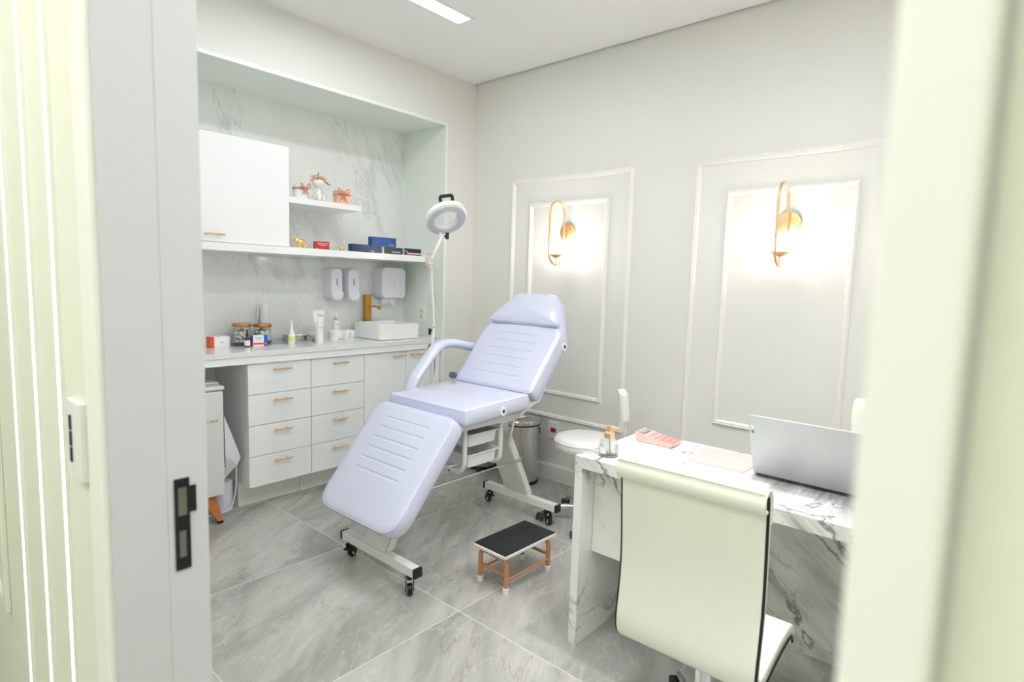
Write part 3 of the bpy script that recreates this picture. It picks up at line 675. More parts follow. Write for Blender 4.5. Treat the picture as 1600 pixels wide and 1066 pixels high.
t = lathe_bottle('serum_bottle', -1.008, 0.315, CT, [('bottle', [(0, 0), (0.023, 0), (0.024, 0.003), (0.024, 0.128), (0.018, 0.134)], M_WPL), ('collar', [(0, 0.133), (0.0135, 0.134), (0.0135, 0.154), (0.011, 0.156)], M_GOLD), ('bulb', [(0, 0.155), (0.0085, 0.156), (0.008, 0.178), (0.004, 0.189), (0, 0.19)], M_WPL)], 'white serum bottle with gold collar behind the cream pot', 'bottle')
text('lettering', 'Rosa', 0.013, faceY(-1.004, 0.2905, CT+0.108), M_LINK, t, 0.001)
def pot(x, y, r, h, label):
    t = lathe_bottle('cream_pot', x, y, CT, [('pot', [(0, 0), (r*0.95, 0), (r*0.97, 0.002), (r*0.97, h*0.5)], M_WPL), ('lid', [(0, h*0.5), (r, h*0.5+0.001), (r, h-0.003), (r*0.96, h), (0, h)], M_WPL)], label, 'pot', 'cream pots by the basin')
    obj('label_patch', MB().box(x-r*0.3, x+r*0.5, y-r-0.0004, y-r*0.90, CT+h*0.16, CT+h*0.30), M_LINK, t)
pot(-1.048, 0.252, 0.050, 0.070, 'wide white cream pot, the biggest of the three')
pot(-0.955, 0.272, 0.026, 0.066, 'small white cream pot in the middle of the three')
pot(-0.900, 0.292, 0.026, 0.064, 'small white cream pot nearest the basin')

# ------------------------------------------------------------------ things on the shelves
S1, S2 = 1.5685, 1.8745
def elephant(x, y, z, s):
    t = thing('elephant_figurine', 'shiny gold elephant figurine with raised trunk on the shelf', 'figurine', (x, y, z))
    b = MB()
    b.sphere((x+0.010*s, y, z+0.036*s), 0.022*s, (1.35, 0.9, 0.95), 16)
    b.sphere((x-0.026*s, y, z+0.046*s), 0.014*s, (1, 0.9, 1), 14)
    b.tube([(x-0.034*s, y, z+0.042*s), (x-0.046*s, y, z+0.048*s), (x-0.049*s, y, z+0.060*s), (x-0.047*s, y, z+0.074*s), (x-0.051*s, y, z+0.080*s)], [0.007*s, 0.0055*s, 0.0045*s, 0.0035*s, 0.003*s], 8)
    for sx_, sy_ in ((-1, -1), (-1, 1), (1, -1), (1, 1)):
        b.lathe([(0.0075*s, 0), (0.0075*s, 0.004*s), (0.0065*s, 0.02*s), (0.009*s, 0.035*s)], (x+0.008*s+0.017*s*sx_, y+0.009*s*sy_, z), 10)
    b.tube([(x+0.036*s, y, z+0.042*s), (x+0.044*s, y, z+0.030*s), (x+0.044*s, y, z+0.018*s)], 0.0018*s, 6)
    obj('body', b, M_FIG, t)
    for sy_ in (-1, 1): obj('ear', MB().sphere((x-0.018*s, y+0.013*s*sy_, z+0.045*s), 0.011*s, (0.9, 0.25, 1.15), 10), M_FIG, t)
elephant(-1.345, 0.18, S1, 1.02)
t = thing('animal_figurine', 'tiny gold animal figurine with long raised tail on the shelf', 'figurine', (-1.055, 0.17, S1))
b = MB(); x, y, z = -1.052, 0.17, S1
b.sphere((x, y, z+0.020), 0.012, (1.35, 0.85, 0.85), 14); b.sphere((x-0.018, y, z+0.031), 0.0075, (1.1, 0.9, 1), 12)
b.sphere((x-0.026, y, z+0.029), 0.0035, (1.3, 0.9, 0.9), 8)
for sx_ in (-1, 1):
    for sy_ in (-1, 1): b.lathe([(0.0028, 0), (0.003, 0.02)], (x+0.010*sx_, y+0.005*sy_, z), 8)
b.tube([(x+0.014, y, z+0.024), (x+0.020, y, z+0.036), (x+0.013, y, z+0.052), (x+0.017, y, z+0.066)], [0.003, 0.0026, 0.002, 0.0012], 8)
obj('body', b, M_FIG, t)
for sy_ in (-1, 1): obj('ear', MB().lathe([(0.002, 0), (0.0012, 0.008), (0.0001, 0.012)], (x-0.017, y+0.0035*sy_, z+0.036), 6), M_FIG, t)
t, M = carton('product_box', -1.195, 0.185, S1, 0.092, 0.045, 0.052, -0.28, M_RED, 'small red box with white lettering between the gold figurines')
text('lettering', 'BIOREVIVA', 0.0135, onface(M, 0.004, -0.0232, 0.037), M_WINK, t, 0.0003)
text('lettering', 'COMPLEX', 0.009, onface(M, 0.004, -0.0232, 0.026), M_WINK, t, 0.0003)
obj('corner_dot', MB().prism(rrect(0.008, 0.007, 0.003, 3, -0.034, 0.005), 'y', -0.0238, -0.0228).tf(M), M_WINK, t)
t, M = carton('product_box', -0.862, 0.185, S1, 0.232, 0.05, 0.054, -0.03, M_NAVY, 'long dark blue box lying on the shelf, left end of the row', group='blue boxes on the shelf')
text('lettering', 'Kaerpen', 0.036, onface(M, 0.0, -0.0256, 0.034), M_DBLUEINK, t, 0.0003, 1.15, 0.3)
text('lettering', 'ELEIT', 0.013, onface(M, 0.045, -0.0258, 0.011), M_WINK, t, 0.0003)
t, M = carton('product_box', -0.683, 0.232, S1+0.0545, 0.205, 0.05, 0.064, -0.03, M_BLUE, 'bright blue box stacked on top of the blue box row', group='blue boxes on the shelf')
text('lettering', 'Kaerpen', 0.036, onface(M, 0.0, -0.0256, 0.038), M_BLUEINK, t, 0.0003, 1.1, 0.3)
text('lettering', 'REVENGE', 0.011, onface(M, 0.058, -0.0258, 0.012), M_WINK, t, 0.0003)
t, M = carton('product_box', -0.655, 0.165, S1, 0.165, 0.045, 0.048, -0.02, M_DNAVY, 'near black box lettered BOOSTERS in the middle of the row', group='blue boxes on the shelf')
text('lettering', 'BOOSTERS', 0.016, onface(M, 0.028, -0.0232, 0.014), M_WINK, t, 0.0003)
obj('edge_strip', MB().box(-0.0835, -0.0775, -0.0228, 0.0228, 0.0002, 0.0484).tf(M), M_WINK, t)
t, M = carton('product_box', -0.478, 0.165, S1, 0.158, 0.045, 0.050, -0.02, M_DNAVY, 'dark navy box with a pink stripe at the right end of the row', group='blue boxes on the shelf')
obj('pink_stripe', MB().box(-0.052, 0.0795, -0.0236, 0.0, 0.008, 0.020).tf(M), M_PINKC, t)
text('lettering', 'vdm', 0.014, onface(M, -0.055, -0.0232, 0.029), M_WINK, t, 0.0003)
obj('edge_strip', MB().box(-0.0802, -0.0755, -0.0228, 0.0228, 0.0002, 0.0504).tf(M), M_WINK, t)

def bow(x, y, z, s, parent, tails=True):
    b = MB()
    for k in (-1, 1):
        for rise in (0.55, 0.15):
            pts = [(x, y, z), (x+k*s*0.45, y-0.004, z+s*rise), (x+k*s*0.85, y-0.006, z+s*(rise+0.05)), (x+k*s*0.55, y-0.008, z-s*0.12+s*rise*0.3), (x, y-0.004, z)]
            b.tube(round_path(pts, 0.02, 4), 0.0035, 6, ry=0.0012)
    if tails:
        for dx_, L in ((-0.55, 1.0), (0.5, 1.1), (0.15, 0.9), (-0.2, 0.75)): b.tube([(x, y-0.004, z), (x+dx_*s*0.6, y-0.007, z-L*s*0.5), (x+dx_*s, y-0.003, z-L*s)], 0.003, 6, ry=0.001)
    b.sphere((x, y-0.004, z), 0.007, (1, 0.8, 1), 10)
    return obj('bow', b, M_RIB, parent)
t = thing('gift_box', 'round white gift box tied with a rose ribbon on the upper shelf', 'gift box', (-1.325, 0.20, S2))
x, y = -1.328, 0.205
obj('box_body', MB().lathe([(0, 0), (0.043, 0), (0.044, 0.002), (0.044, 0.062), (0.0, 0.062)], (x, y, S2), 28), M_PAPER, t)
obj('lid', MB().lathe([(0, 0.060), (0.047, 0.060), (0.047, 0.080), (0.044, 0.083), (0, 0.084)], (x, y, S2), 28), M_PAPER, t)
obj('ribbon', MB().lathe([(0.0472, 0.060), (0.0485, 0.060), (0.0485, 0.069), (0.0472, 0.069)], (x, y, S2), 28), M_RIB, t)
bow(x+0.006, y-0.050, S2+0.066, 0.042, t)
b = MB(); b.tube([(x+0.006, y-0.05, S2+0.066), (x+0.025, y-0.055, S2+0.092), (x+0.037, y-0.052, S2+0.108), (x+0.030, y-0.052, S2+0.095)], 0.003, 6, ry=0.001); obj('ribbon_loop', b, M_RIB, t)
# planter figure with flowers in its open head
t = thing('figure_planter', 'white ceramic sitting figure planter with peach flowers in its head', 'planter', (-1.205, 0.20, S2))
x, y, z = -1.208, 0.20, S2
b = MB()
b.lathe([(0.0, 0.082), (0.016, 0.084), (0.030, 0.094), (0.037, 0.110), (0.038, 0.124), (0.034, 0.134), (0.031, 0.134), (0.034, 0.122), (0.026, 0.102), (0.0, 0.096)], (x, y, z), 28)
b.lathe([(0.024, 0.022), (0.026, 0.030), (0.021, 0.055), (0.015, 0.074), (0.012, 0.086)], (x, y, z), 20)
b.sphere((x, y, z+0.022), 0.026, (1.05, 0.9, 0.75), 18)
b.sphere((x-0.006, y-0.037, z+0.112), 0.006, (1, 1, 0.8), 8)
for k in (-1, 1):
    b.tube(round_path([(x+k*0.016, y, z+0.070), (x+k*0.030, y-0.012, z+0.055), (x+k*0.012, y-0.030, z+0.082)], 0.012, 4), 0.0065, 8)
    b.tube(round_path([(x+k*0.014, y-0.010, z+0.012), (x+k*0.022, y-0.036, z+0.040), (x+k*0.018, y-0.040, z+0.007)], 0.012, 4), 0.008, 8)
    b.sphere((x+k*0.018, y-0.046, z+0.0062), 0.0075, (0.9, 1.4, 0.8), 10)
obj('figure', b, M_CER, t, ang=60)
random.seed(3)
for i, (dx_, dy_, dz_, r_) in enumerate(((-0.030, -0.018, 0.136, 0.020), (-0.040, 0.0, 0.122, 0.016), (-0.012, -0.026, 0.140, 0.022), (0.014, -0.026, 0.138, 0.022), (0.034, -0.012, 0.134, 0.019), (0.000, 0.006, 0.155, 0.018), (-0.026, 0.012, 0.150, 0.016), (0.024, 0.012, 0.148, 0.015))):
    b = MB(); c = Vector((x+dx_, y+dy_, z+dz_))
    for ring, (n, tilt, rr) in enumerate(((3, 0.25, 0.45), (5, 0.6, 0.75), (6, 1.0, 1.0))):
        for k in range(n):
            a = 2*PI*k/n+ring*0.5+i
            m_ = MB().sphere((0, 0, r_*0.62), r_*0.62, (0.95, 0.34, 0.95), 10)
            b.add(m_, Matrix.Translation(c) @ Matrix.Rotation(a, 4, 'Z') @ Matrix.Rotation(-tilt, 4, 'X') @ Matrix.Scale(rr*0.8+0.2, 4))
    b.sphere(c+Vector((0, 0, r_*0.5)), r_*0.62, seg=12)
    obj('flower', b, M_PETAL, t)
for (dx_, dy_, dz_, a, L) in ((-0.022, -0.034, 0.128, 1.4, 0.030), (0.020, -0.036, 0.126, -0.2, 0.034), (0.040, -0.026, 0.120, -0.3, 0.036), (-0.020, -0.030, 0.158, 1.2, 0.026)):
    m_ = MB().sphere((L/2, 0, 0), L/2, (1, 0.35, 0.12), 10)
    obj('leaf', MB().add(m_, Matrix.Translation((x+dx_, y+dy_, z+dz_)) @ Matrix.Rotation(-a, 4, 'Y')), M_LEAF, t)
t = thing('gift_box', 'peach square gift box tied with a rose ribbon on the upper shelf', 'gift box', (-1.035, 0.19, S2))
M = Matrix.Translation((-1.035, 0.20, S2)) @ Matrix.Rotation(-0.25, 4, 'Z')
obj('box_body', MB().box(-0.045, 0.045, -0.04, 0.04, 0, 0.085, 0.001).tf(M), M_PEACH, t)
obj('lid', MB().box(-0.0475, 0.0475, -0.0425, 0.0425, 0.062, 0.089, 0.001).tf(M), M_PEACH, t)
obj('ribbon', MB().box(-0.0485, 0.0485, -0.0435, 0.0435, 0.058, 0.065).box(-0.012, -0.005, -0.0436, 0.0436, 0.065, 0.0905).tf(M), M_RIB, t)
bow(-1.050, 0.158, S2+0.066, 0.055, t)

# ------------------------------------------------------------------ fridge, bag and canister under the worktop
fr = thing('mini_fridge', 'small white retro fridge on splayed wooden legs under the worktop', 'fridge', (-2.13, 0.2, 0))
obj('cabinet_body', MB().box(-2.375, -1.905, 0.05, 0.43, 0.165, 0.755, 0.010), M_FRIDGE, fr)
obj('door', MB().box(-2.375, -1.905, -0.005, 0.045, 0.165, 0.755, 0.010), M_FRIDGE, fr)
obj('lid_top', MB().box(-2.385, -1.897, -0.008, 0.44, 0.758, 0.782, 0.010).box(-2.0, -1.90, 0.06, 0.30, 0.782, 0.796, 0.008), M_FRIDGE, fr)
text('lettering', 'C A M P', 0.022, faceY(-1.985, -0.0065, 0.590), M_ROSE, fr, 0.001, 1.25)
for sx_, xx in ((-1, -2.31), (1, -1.985)):
    for sy_, yy in ((-1, 0.05), (1, 0.37)):
        b = MB(); a = [(xx-0.038, yy-0.02, 0.164), (xx+0.038, yy-0.02, 0.164), (xx+0.038, yy+0.02, 0.164), (xx-0.038, yy+0.02, 0.164)]
        c = [(xx+sx_*0.055-0.014, yy+sy_*0.03-0.012, 0.014), (xx+sx_*0.055+0.014, yy+sy_*0.03-0.012, 0.014), (xx+sx_*0.055+0.014, yy+sy_*0.03+0.012, 0.014), (xx+sx_*0.055-0.014, yy+sy_*0.03+0.012, 0.014)]
        l_ = obj('leg', b.rings([c, a]), M_WOOD, fr, 'splayed orange wood leg')
        obj('foot_cap', MB().box(xx+sx_*0.057-0.014, xx+sx_*0.057+0.014, yy+sy_*0.03-0.0125, yy+sy_*0.03+0.0125, 0.0, 0.0145, 0.002), M_BPL, l_)
t = thing('paper_roll', 'white paper roll standing beside the fridge leg', 'paper roll', (-1.83, 0.30, 0))
obj('roll_body', MB().lathe([(0, 0), (0.048, 0), (0.050, 0.003), (0.050, 0.175), (0.046, 0.178), (0, 0.178)], (-1.838, 0.19, 0.0), 28), M_LPL, t)
t = thing('paper_bag', 'white folded paper bag leaning between fridge and drawers', 'bag', (-1.80, 0.25, 0))
b = MB()
pts = [(-1.878, 0.05, 0.30), (-1.882, 0.05, 0.60), (-1.850, 0.06, 0.52), (-1.785, 0.07, 0.335), (-1.80, 0.09, 0.285), (-1.878, 0.07, 0.37)]
b.rings([[Vector(p) for p in pts], [Vector(p)+Vector((0.0, 0.014, 0.0)) for p in pts]])
b.rings([[Vector(p) for p in ((-1.878, 0.052, 0.375), (-1.80, 0.09, 0.29), (-1.86, 0.14, 0.20), (-1.885, 0.10, 0.20))], [Vector(p) for p in ((-1.878, 0.062, 0.375), (-1.80, 0.10, 0.29), (-1.86, 0.15, 0.20), (-1.885, 0.11, 0.20))]])
obj('bag_body', b, M_PAPER, t)
top('power_cord', MB().tube(round_path([(-1.80, 0.10, 0.28), (-1.798, 0.11, 0.14), (-1.825, 0.115, 0.02), (-1.90, 0.12, 0.006), (-2.0, 0.18, 0.006)], 0.05, 6), 0.004, 8), M_WPL, 'white power cord hanging beside the drawer cabinet', 'cord', (-1.82, 0.11, 0))

# ------------------------------------------------------------------ treatment bed
BX, BY = -1.12, -1.06
bed = thing('treatment_bed', 'lilac vinyl treatment bed with raised back on a white frame', 'treatment bed', (BX, BY, 0))
HW = 0.295
Ms = frame((-1.362, BY, 0.706), (math.cos(0.045), 0, math.sin(0.045)), (0, 1, 0))
seat = cushion('seat', rpoly([(0, -HW, 0.02), (0.475, -HW, 0.02), (0.475, HW, 0.02), (0, HW, 0.02)]), 0.086, 0.016, Ms, bed, M_LILAC, stitch=0.0, edge=0.022)
ab = math.radians(50.0); ux = Vector((math.cos(ab), 0, math.sin(ab)))
Mb = frame(Vector((-0.890, BY, 0.812))-Vector((-math.sin(ab), 0, math.cos(ab)))*0.095, ux, (0, 1, 0))
back = cushion('backrest', rpoly([(0, -HW, 0.03), (0.40, -HW, 0.10), (0.655, -0.150, 0.07), (0.655, 0.150, 0.07), (0.40, HW, 0.10), (0, HW, 0.03)]), 0.095, 0.012, Mb, bed, M_LILAC, stitch=1.0, edge=0.020)
Mp = Mb @ Matrix.Translation((0, 0, 0.096))
cushion('head_pillow', rpoly([(0.435, -0.270, 0.025), (0.52, -0.235, 0.06), (0.655, -0.145, 0.06), (0.655, 0.145, 0.06), (0.52, 0.235, 0.06), (0.435, 0.270, 0.025)]), 0.034, 0.022, Mp, bed, M_LILAC, edge=0.02)
af = math.radians(50.5); uf = Vector((-math.cos(af), 0, -math.sin(af)))
Mf = frame(Vector((-1.418, BY, 0.764))+Vector((math.sin(af), 0, -math.cos(af)))*0.085, uf, (0, -1, 0))
cushion('leg_rest', rpoly([(0, -HW, 0.07), (0.588, -HW, 0.105), (0.588, HW, 0.105), (0, HW, 0.06)]), 0.085, 0.008, Mf, bed, M_LILAC, stitch=1.0, edge=0.018)
# stitched cross lines as sunk seams (parts of the upholstery)
def seams(M, us, w, z, parent):
    b = MB()
    for u in us:
        pts = [M @ Vector((u+0.012*((v/w)**2), v, z+0.0075*(1-(v/0.3)**2))) for v in [w*(-1+2*i/12) for i in range(13)]]
        b.tube(pts, 0.0016, 5)
    return obj('seam_lines', b, M_PIPE, parent)
# armrest on the far side
arm = MB().tube(round_path([(-1.20, -0.722, 0.735), (-1.165, -0.722, 0.83), (-0.985, -0.722, 1.018), (-0.88, -0.722, 1.028), (-0.70, -0.722, 0.990)], 0.09, 8), 0.028, 14, ry=0.042)
obj('armrest', arm, M_LILAC, bed)
obj('armrest_bracket', MB().tube([(-1.20, -0.730, 0.74), (-1.20, -0.745, 0.66), (-1.20, -0.80, 0.655)], 0.013, 8), M_BPL, bed)
# sockets
for c, ax in (((-1.105, BY-HW-0.004, 0.752), 1), ((-0.607, BY-HW-0.004, 1.045), 1)):
    k = obj('accessory_socket', MB().lathe([(0.010, -0.004), (0.022, -0.004), (0.024, 0.0), (0.022, 0.012), (0.010, 0.012)], c, 24, 'y', False, False), M_WPL, bed, 'white round socket')
    obj('socket_hole', MB().lathe([(0, -0.001), (0.010, -0.001), (0.010, 0.010), (0, 0.010)], c, 16, 'y'), M_BPL, k)
# white steel frame
def beam(x):
    b = obj('foot_beam', MB().box(x-0.022, x+0.022, BY-0.300, BY+0.252, 0.090, 0.132, 0.003), M_WMET, bed)
    for y in (BY-0.315, BY+0.252): obj('end_cap', MB().box(x-0.0225, x+0.0225, y, y+0.015, 0.0895, 0.1325, 0.002), M_BPL, b)
for x in (-1.652, -0.622): beam(x)
def legplate(xb, xt, zt, y0, y1, s_):
    """channel leg: broad web with returned flanges, leaning inward"""
    b = MB(); w = 0.05
    for ya, yb in ((y0, y0+0.006), (y1-0.006, y1)):
        b.rings([[(xb-w/2, ya, 0.13), (xb+w/2, ya, 0.13), (xb+w/2, yb, 0.13), (xb-w/2, yb, 0.13)], [(xt-w/2, ya, zt), (xt+w/2, ya, zt), (xt+w/2, yb, zt), (xt-w/2, yb, zt)]])
    f = -s_*w/2
    b.rings([[(xb+f-0.004, y0, 0.13), (xb+f+0.004, y0, 0.13), (xb+f+0.004, y1, 0.13), (xb+f-0.004, y1, 0.13)], [(xt+f-0.004, y0, zt), (xt+f+0.004, y0, zt), (xt+f+0.004, y1, zt), (xt+f-0.004, y1, zt)]])
    return obj('leg', b, M_WMET, bed)
legplate(-1.635, -1.345, 0.685, BY-0.085, BY+0.085, 1)
legplate(-0.605, -0.890, 0.685, BY-0.085, BY+0.085, 1)
obj('seat_frame', MB().box(-1.35, -0.89, BY-0.235, BY-0.20, 0.672, 0.704, 0.003).box(-1.35, -0.89, BY+0.20, BY+0.235, 0.672, 0.704, 0.003).box(-1.352, -1.317, BY-0.2, BY+0.2, 0.672, 0.704, 0.003).box(-0.925, -0.89, BY-0.2, BY+0.2, 0.672, 0.704, 0.003), M_WMET, bed)
Mbf = Mb @ Matrix.Translation((0, 0, -0.026))
obj('back_frame', MB().box(0.0, 0.48, -0.22, -0.19, 0, 0.025, 0.003).box(0.0, 0.48, 0.19, 0.22, 0, 0.025, 0.003).box(0.45, 0.48, -0.19, 0.19, 0, 0.025, 0.003).tf(Mbf), M_WMET, bed)
obj('leg_rest_frame', MB().box(0.02, 0.45, -0.20, -0.17, -0.026, -0.001, 0.003).box(0.02, 0.45, 0.17, 0.20, -0.026, -0.001, 0.003).tf(Mf), M_WMET, bed)
for s_ in (-1, 1):
    y = BY+s_*0.262
    b = MB(); pts = [(-0.93, y, 0.70), (-0.86, y, 0.735), (-0.775, y, 0.76), (-0.72, y, 0.83)]
    b.tube(pts, 0.012, 10, ry=0.004, up=(1, 0, 0)); obj('hinge_bracket', b, M_WMET, bed)
obj('gas_strut', MB().tube([(-0.845, BY-0.11, 0.49), (-0.76, BY-0.11, 0.77)], 0.006, 10).tube([(-0.845, BY-0.11, 0.49), (-0.805, BY-0.11, 0.62)], 0.010, 12), M_CHROME, bed)
for x in (-1.268, -1.005):
    y0, y1 = BY-0.195, BY+0.195
    b = MB().tube(round_path([(x, y0, 0.672), (x, y0, 0.440), (x, y1, 0.440), (x, y1, 0.672)], 0.07, 8), 0.0125, 12)
    u_ = obj('tray_hanger', b, M_WMET, bed)
    obj('bolt', MB().lathe([(0, -0.003), (0.005, -0.003), (0.005, 0.002)], (x-0.0125, BY-0.10, 0.440), 10, 'x'), M_BPL, u_)
def tray(z0, z1, full):
    b = MB(); x0, x1, y0, y1 = -1.247, -1.026, BY-0.200, BY+0.17
    def R(d, z, e=0): return [(x, y, z) for x, y in rrect(x1-x0-2*d, y1-y0-2*d, 0.018, 4, (x0+x1)/2, (y0+y1)/2)]
    b.rings([R(0.016, z0), R(0.010, z0+0.004), R(0.004, z1-0.008), R(-0.006, z1-0.006), R(-0.006, z1), R(0.0, z1), R(0.008, z1-0.01), R(0.014, z0+0.006), R(0.06, z0+0.006)])
    k = obj('storage_tray', b, M_WPL, bed, ang=50)
    if full: obj('tray_liner', MB().prism(rrect(0.19, 0.34, 0.012, 4, (x0+x1)/2, (y0+y1)/2), 'z', z1-0.012, z1-0.002), M_TAUPE, k)
tray(0.566, 0.635, True); tray(0.460, 0.532, False)
for y, z in ((BY-0.092, 0.372), (BY+0.092, 0.372)):
    k = obj('tie_rod', MB().tube([(-1.545, y, z), (-0.715, y, z)], 0.0045, 8), M_CHROME, bed)
    obj('nut', MB().lathe([(0, 0), (0.010, 0), (0.010, 0.012), (0.0, 0.014)], (-0.715, y, z), 8, 'x'), M_CHROME, k)
def caster(x, y, parent, rz=0.0, r=0.026, lever=True):
    """twin-fork swivel caster with wheel on the floor, plate at z 0.09"""
    M = Matrix.Translation((x, y, 0)) @ Matrix.Rotation(rz, 4, 'Z')
    b = MB().lathe([(0.0, 0.089), (0.014, 0.089), (0.016, 0.080), (0.013, 0.070), (0.0, 0.068)], (0, 0, 0), 16)
    for s_ in (-1, 1): b.prism([(-0.012, 0.072), (0.014, 0.072), (0.030, 0.022), (0.014, 0.020), (-0.004, 0.046)], 'y', s_*0.017-0.002, s_*0.017+0.002)
    if lever: b.box(-0.040, -0.008, -0.010, 0.010, 0.052, 0.060, 0.002)
    o = obj('caster', b.tf(M), M_BPL, parent)
    w = MB().lathe([(r*0.5, -0.012), (r*0.86, -0.012), (r, -0.008), (r, 0.008), (r*0.86, 0.012), (r*0.5, 0.012)], (0.018, 0, r), 24, 'y').tf(M)
    w_ = obj('wheel', w, M_BPL, o)
    obj('hub', MB().lathe([(0, -0.0135), (r*0.48, -0.0135), (r*0.52, -0.0125), (r*0.52, 0.0125), (r*0.48, 0.0135), (0, 0.0135)], (0.018, 0, r), 20, 'y').tf(M), M_WMET, o)
for x, y, rz in ((-1.652, BY-0.255, -2.2), (-1.652, BY+0.215, 0.35), (-0.622, BY-0.235, -2.0), (-0.622, BY+0.225, 1.3)): caster(x, y, bed, rz)

# ------------------------------------------------------------------ magnifier lamp clamped to the bed
LX, LY = -0.965, -0.655
lp = thing('magnifying_lamp', 'white round magnifier lamp on a jointed arm beside the bed', 'magnifier lamp', (LX, LY, 0.655))
obj('post', MB().tube([(LX, LY, 0.64), (LX, LY, 1.108)], 0.0125, 16), M_WMET, lp)
obj('clamp', MB().box(LX-0.022, LX+0.022, LY-0.19, LY-0.013, 0.655, 0.670, 0.003).box(LX-0.02, LX+0.02, LY-0.018, LY+0.018, 0.65, 0.70, 0.004), M_WMET, lp)
obj('post_knob', MB().tube([(LX, LY, 1.098), (LX-0.035, LY-0.01, 1.098)], 0.006, 8).tube([(LX-0.032, LY-0.01, 1.075), (LX-0.032, LY-0.01, 1.112)], 0.008, 10), M_BPL, lp)
obj('swivel', MB().lathe([(0, 0), (0.009, 0), (0.009, 0.03), (0.006, 0.034)], (LX, LY, 1.108), 12), M_CHROME, lp)
E1 = Vector((-0.996, LY, 1.500)); E2 = Vector((-0.905, LY, 1.655))
def strut(a, b, off, r): return [(a[0]+off, a[1]-0.009, a[2]), (b[0]+off, b[1]-0.009, b[2])]
obj('lower_arm', MB().tube([(LX, LY-0.008, 1.125), (E1.x, LY-0.008, E1.z)], 0.0065, 8, ry=0.010).tube([(LX+0.006, LY+0.010, 1.125), (E1.x+0.006, LY+0.010, E1.z)], 0.0065, 8, ry=0.008), M_WMET, lp)
for dx_ in (-0.028, 0.022):
    obj('spring', MB().tube([(LX+dx_-0.012, LY, 1.32), (LX+dx_+0.008, LY, 1.215)], 0.0028, 8).tube([(LX-0.012, LY, 1.325), (LX+dx_-0.012, LY, 1.32)], 0.002, 6), M_CHROME, lp)
obj('elbow', MB().prism([(E1.x-0.022, E1.z-0.035), (E1.x+0.006, E1.z-0.042), (E1.x+0.050, E1.z+0.045), (E1.x+0.044, E1.z+0.056), (E1.x-0.008, E1.z+0.050), (E1.x-0.024, E1.z+0.020)], 'y', LY-0.014, LY+0.014), M_STEEL, lp)
obj('elbow_knob', MB().lathe([(0, -0.026), (0.010, -0.024), (0.011, -0.014)], (E1.x-0.010, LY, E1.z-0.012), 14, 'y'), M_CHROME, lp)
obj('upper_arm', MB().tube([(E1.x+0.004, LY-0.010, E1.z+0.02), (E2.x-0.008, LY-0.010, E2.z)], 0.008, 8).tube([(E1.x+0.026, LY+0.010, E1.z+0.02), (E2.x+0.012, LY+0.010, E2.z)], 0.008, 8), M_WMET, lp)
# the ring head: axis tilted toward the bed and the camera
hc = Vector((-0.868, LY, 1.752)); ax = Vector((-0.187, -0.658, -0.807)).normalized()
xs = ax.cross(Vector((0, 0, 1))).normalized(); ys = xs.cross(ax).normalized()
Mh = Matrix(((xs.x, -ys.x, -ax.x, hc.x), (xs.y, -ys.y, -ax.y, hc.y), (xs.z, -ys.z, -ax.z, hc.z), (0, 0, 0, 1)))
Rh = 0.127
head = obj('lamp_head', MB().lathe([(0.070, 0.0), (0.078, -0.004), (Rh-0.010, -0.004), (Rh, 0.004), (Rh, 0.030), (Rh-0.012, 0.042), (0.088, 0.046), (0.072, 0.040), (0.070, 0.0)], (0, 0, 0), 56, 'z', False, False).tf(Mh), M_WMET, lp)
obj('led_ring', MB().lathe([(0.078, -0.0045), (0.078, -0.0065), (Rh-0.014, -0.0065), (Rh-0.014, -0.0045)], (0, 0, 0), 56, 'z', False, False).tf(Mh), M_LED, head)
obj('lens', MB().lathe([(0, 0.012), (0.040, 0.014), (0.0695, 0.018), (0.0695, 0.021), (0.040, 0.025), (0, 0.027)], (0, 0, 0), 48).tf(Mh), M_LENS, head)
obj('lens_reflection', MB().lathe([(0.0, 0.0), (0.060, 0.0), (0.060, 0.003), (0.0, 0.003)], (0, 0, 0.048), 32).tf(Mh @ Matrix.Translation((0, -0.088, 0.03)) @ Matrix.Rotation(1.2, 4, 'X') @ Matrix.Scale(0.45, 4)), M_LENSG, head)  # turquoise disc standing in for a reflection at the lens
b = MB().tube(round_path([(-0.036, -Rh+0.012, 0.034), (-0.036, -Rh-0.012, 0.058), (0.036, -Rh-0.012, 0.058), (0.036, -Rh+0.012, 0.034)], 0.012, 5), 0.0065, 8, ry=0.010)
obj('grip', b.tf(Mh @ Matrix.Rotation(0.30, 4, 'Z')), M_BPL, head)
hb = Mh @ Vector((0, Rh-0.006, 0.02))
obj('head_joint', MB().tube([(E2.x, LY, E2.z-0.005), tuple(hb)], 0.009, 10).sphere((E2.x, LY, E2.z), 0.014, seg=12), M_WMET, lp)
obj('head_knob', MB().tube([(E2.x+0.012, LY, E2.z), (E2.x+0.034, LY-0.01, E2.z+0.002)], 0.006, 8).tube([(E2.x+0.032, LY-0.01, E2.z-0.016), (E2.x+0.034, LY-0.01, E2.z+0.022)], 0.0105, 10), M_BPL, lp)
# cable looped round the post
cb = []
for i in range(61):
    a = i/60*2*PI*2.2; cb.append((LX+0.028*math.cos(a), LY+0.024*math.sin(a), 1.03-0.012*math.sin(a*0.5)-0.055*i/60+0.02*math.cos(a)))
cb += [(LX+0.03, LY+0.012, 0.93), (LX+0.028, LY+0.010, 0.86), (LX+0.022, LY+0.012, 0.80), (LX+0.018, LY+0.014, 0.70)]
obj('cable', MB().tube(cb, 0.0022, 6), M_BPL, lp)
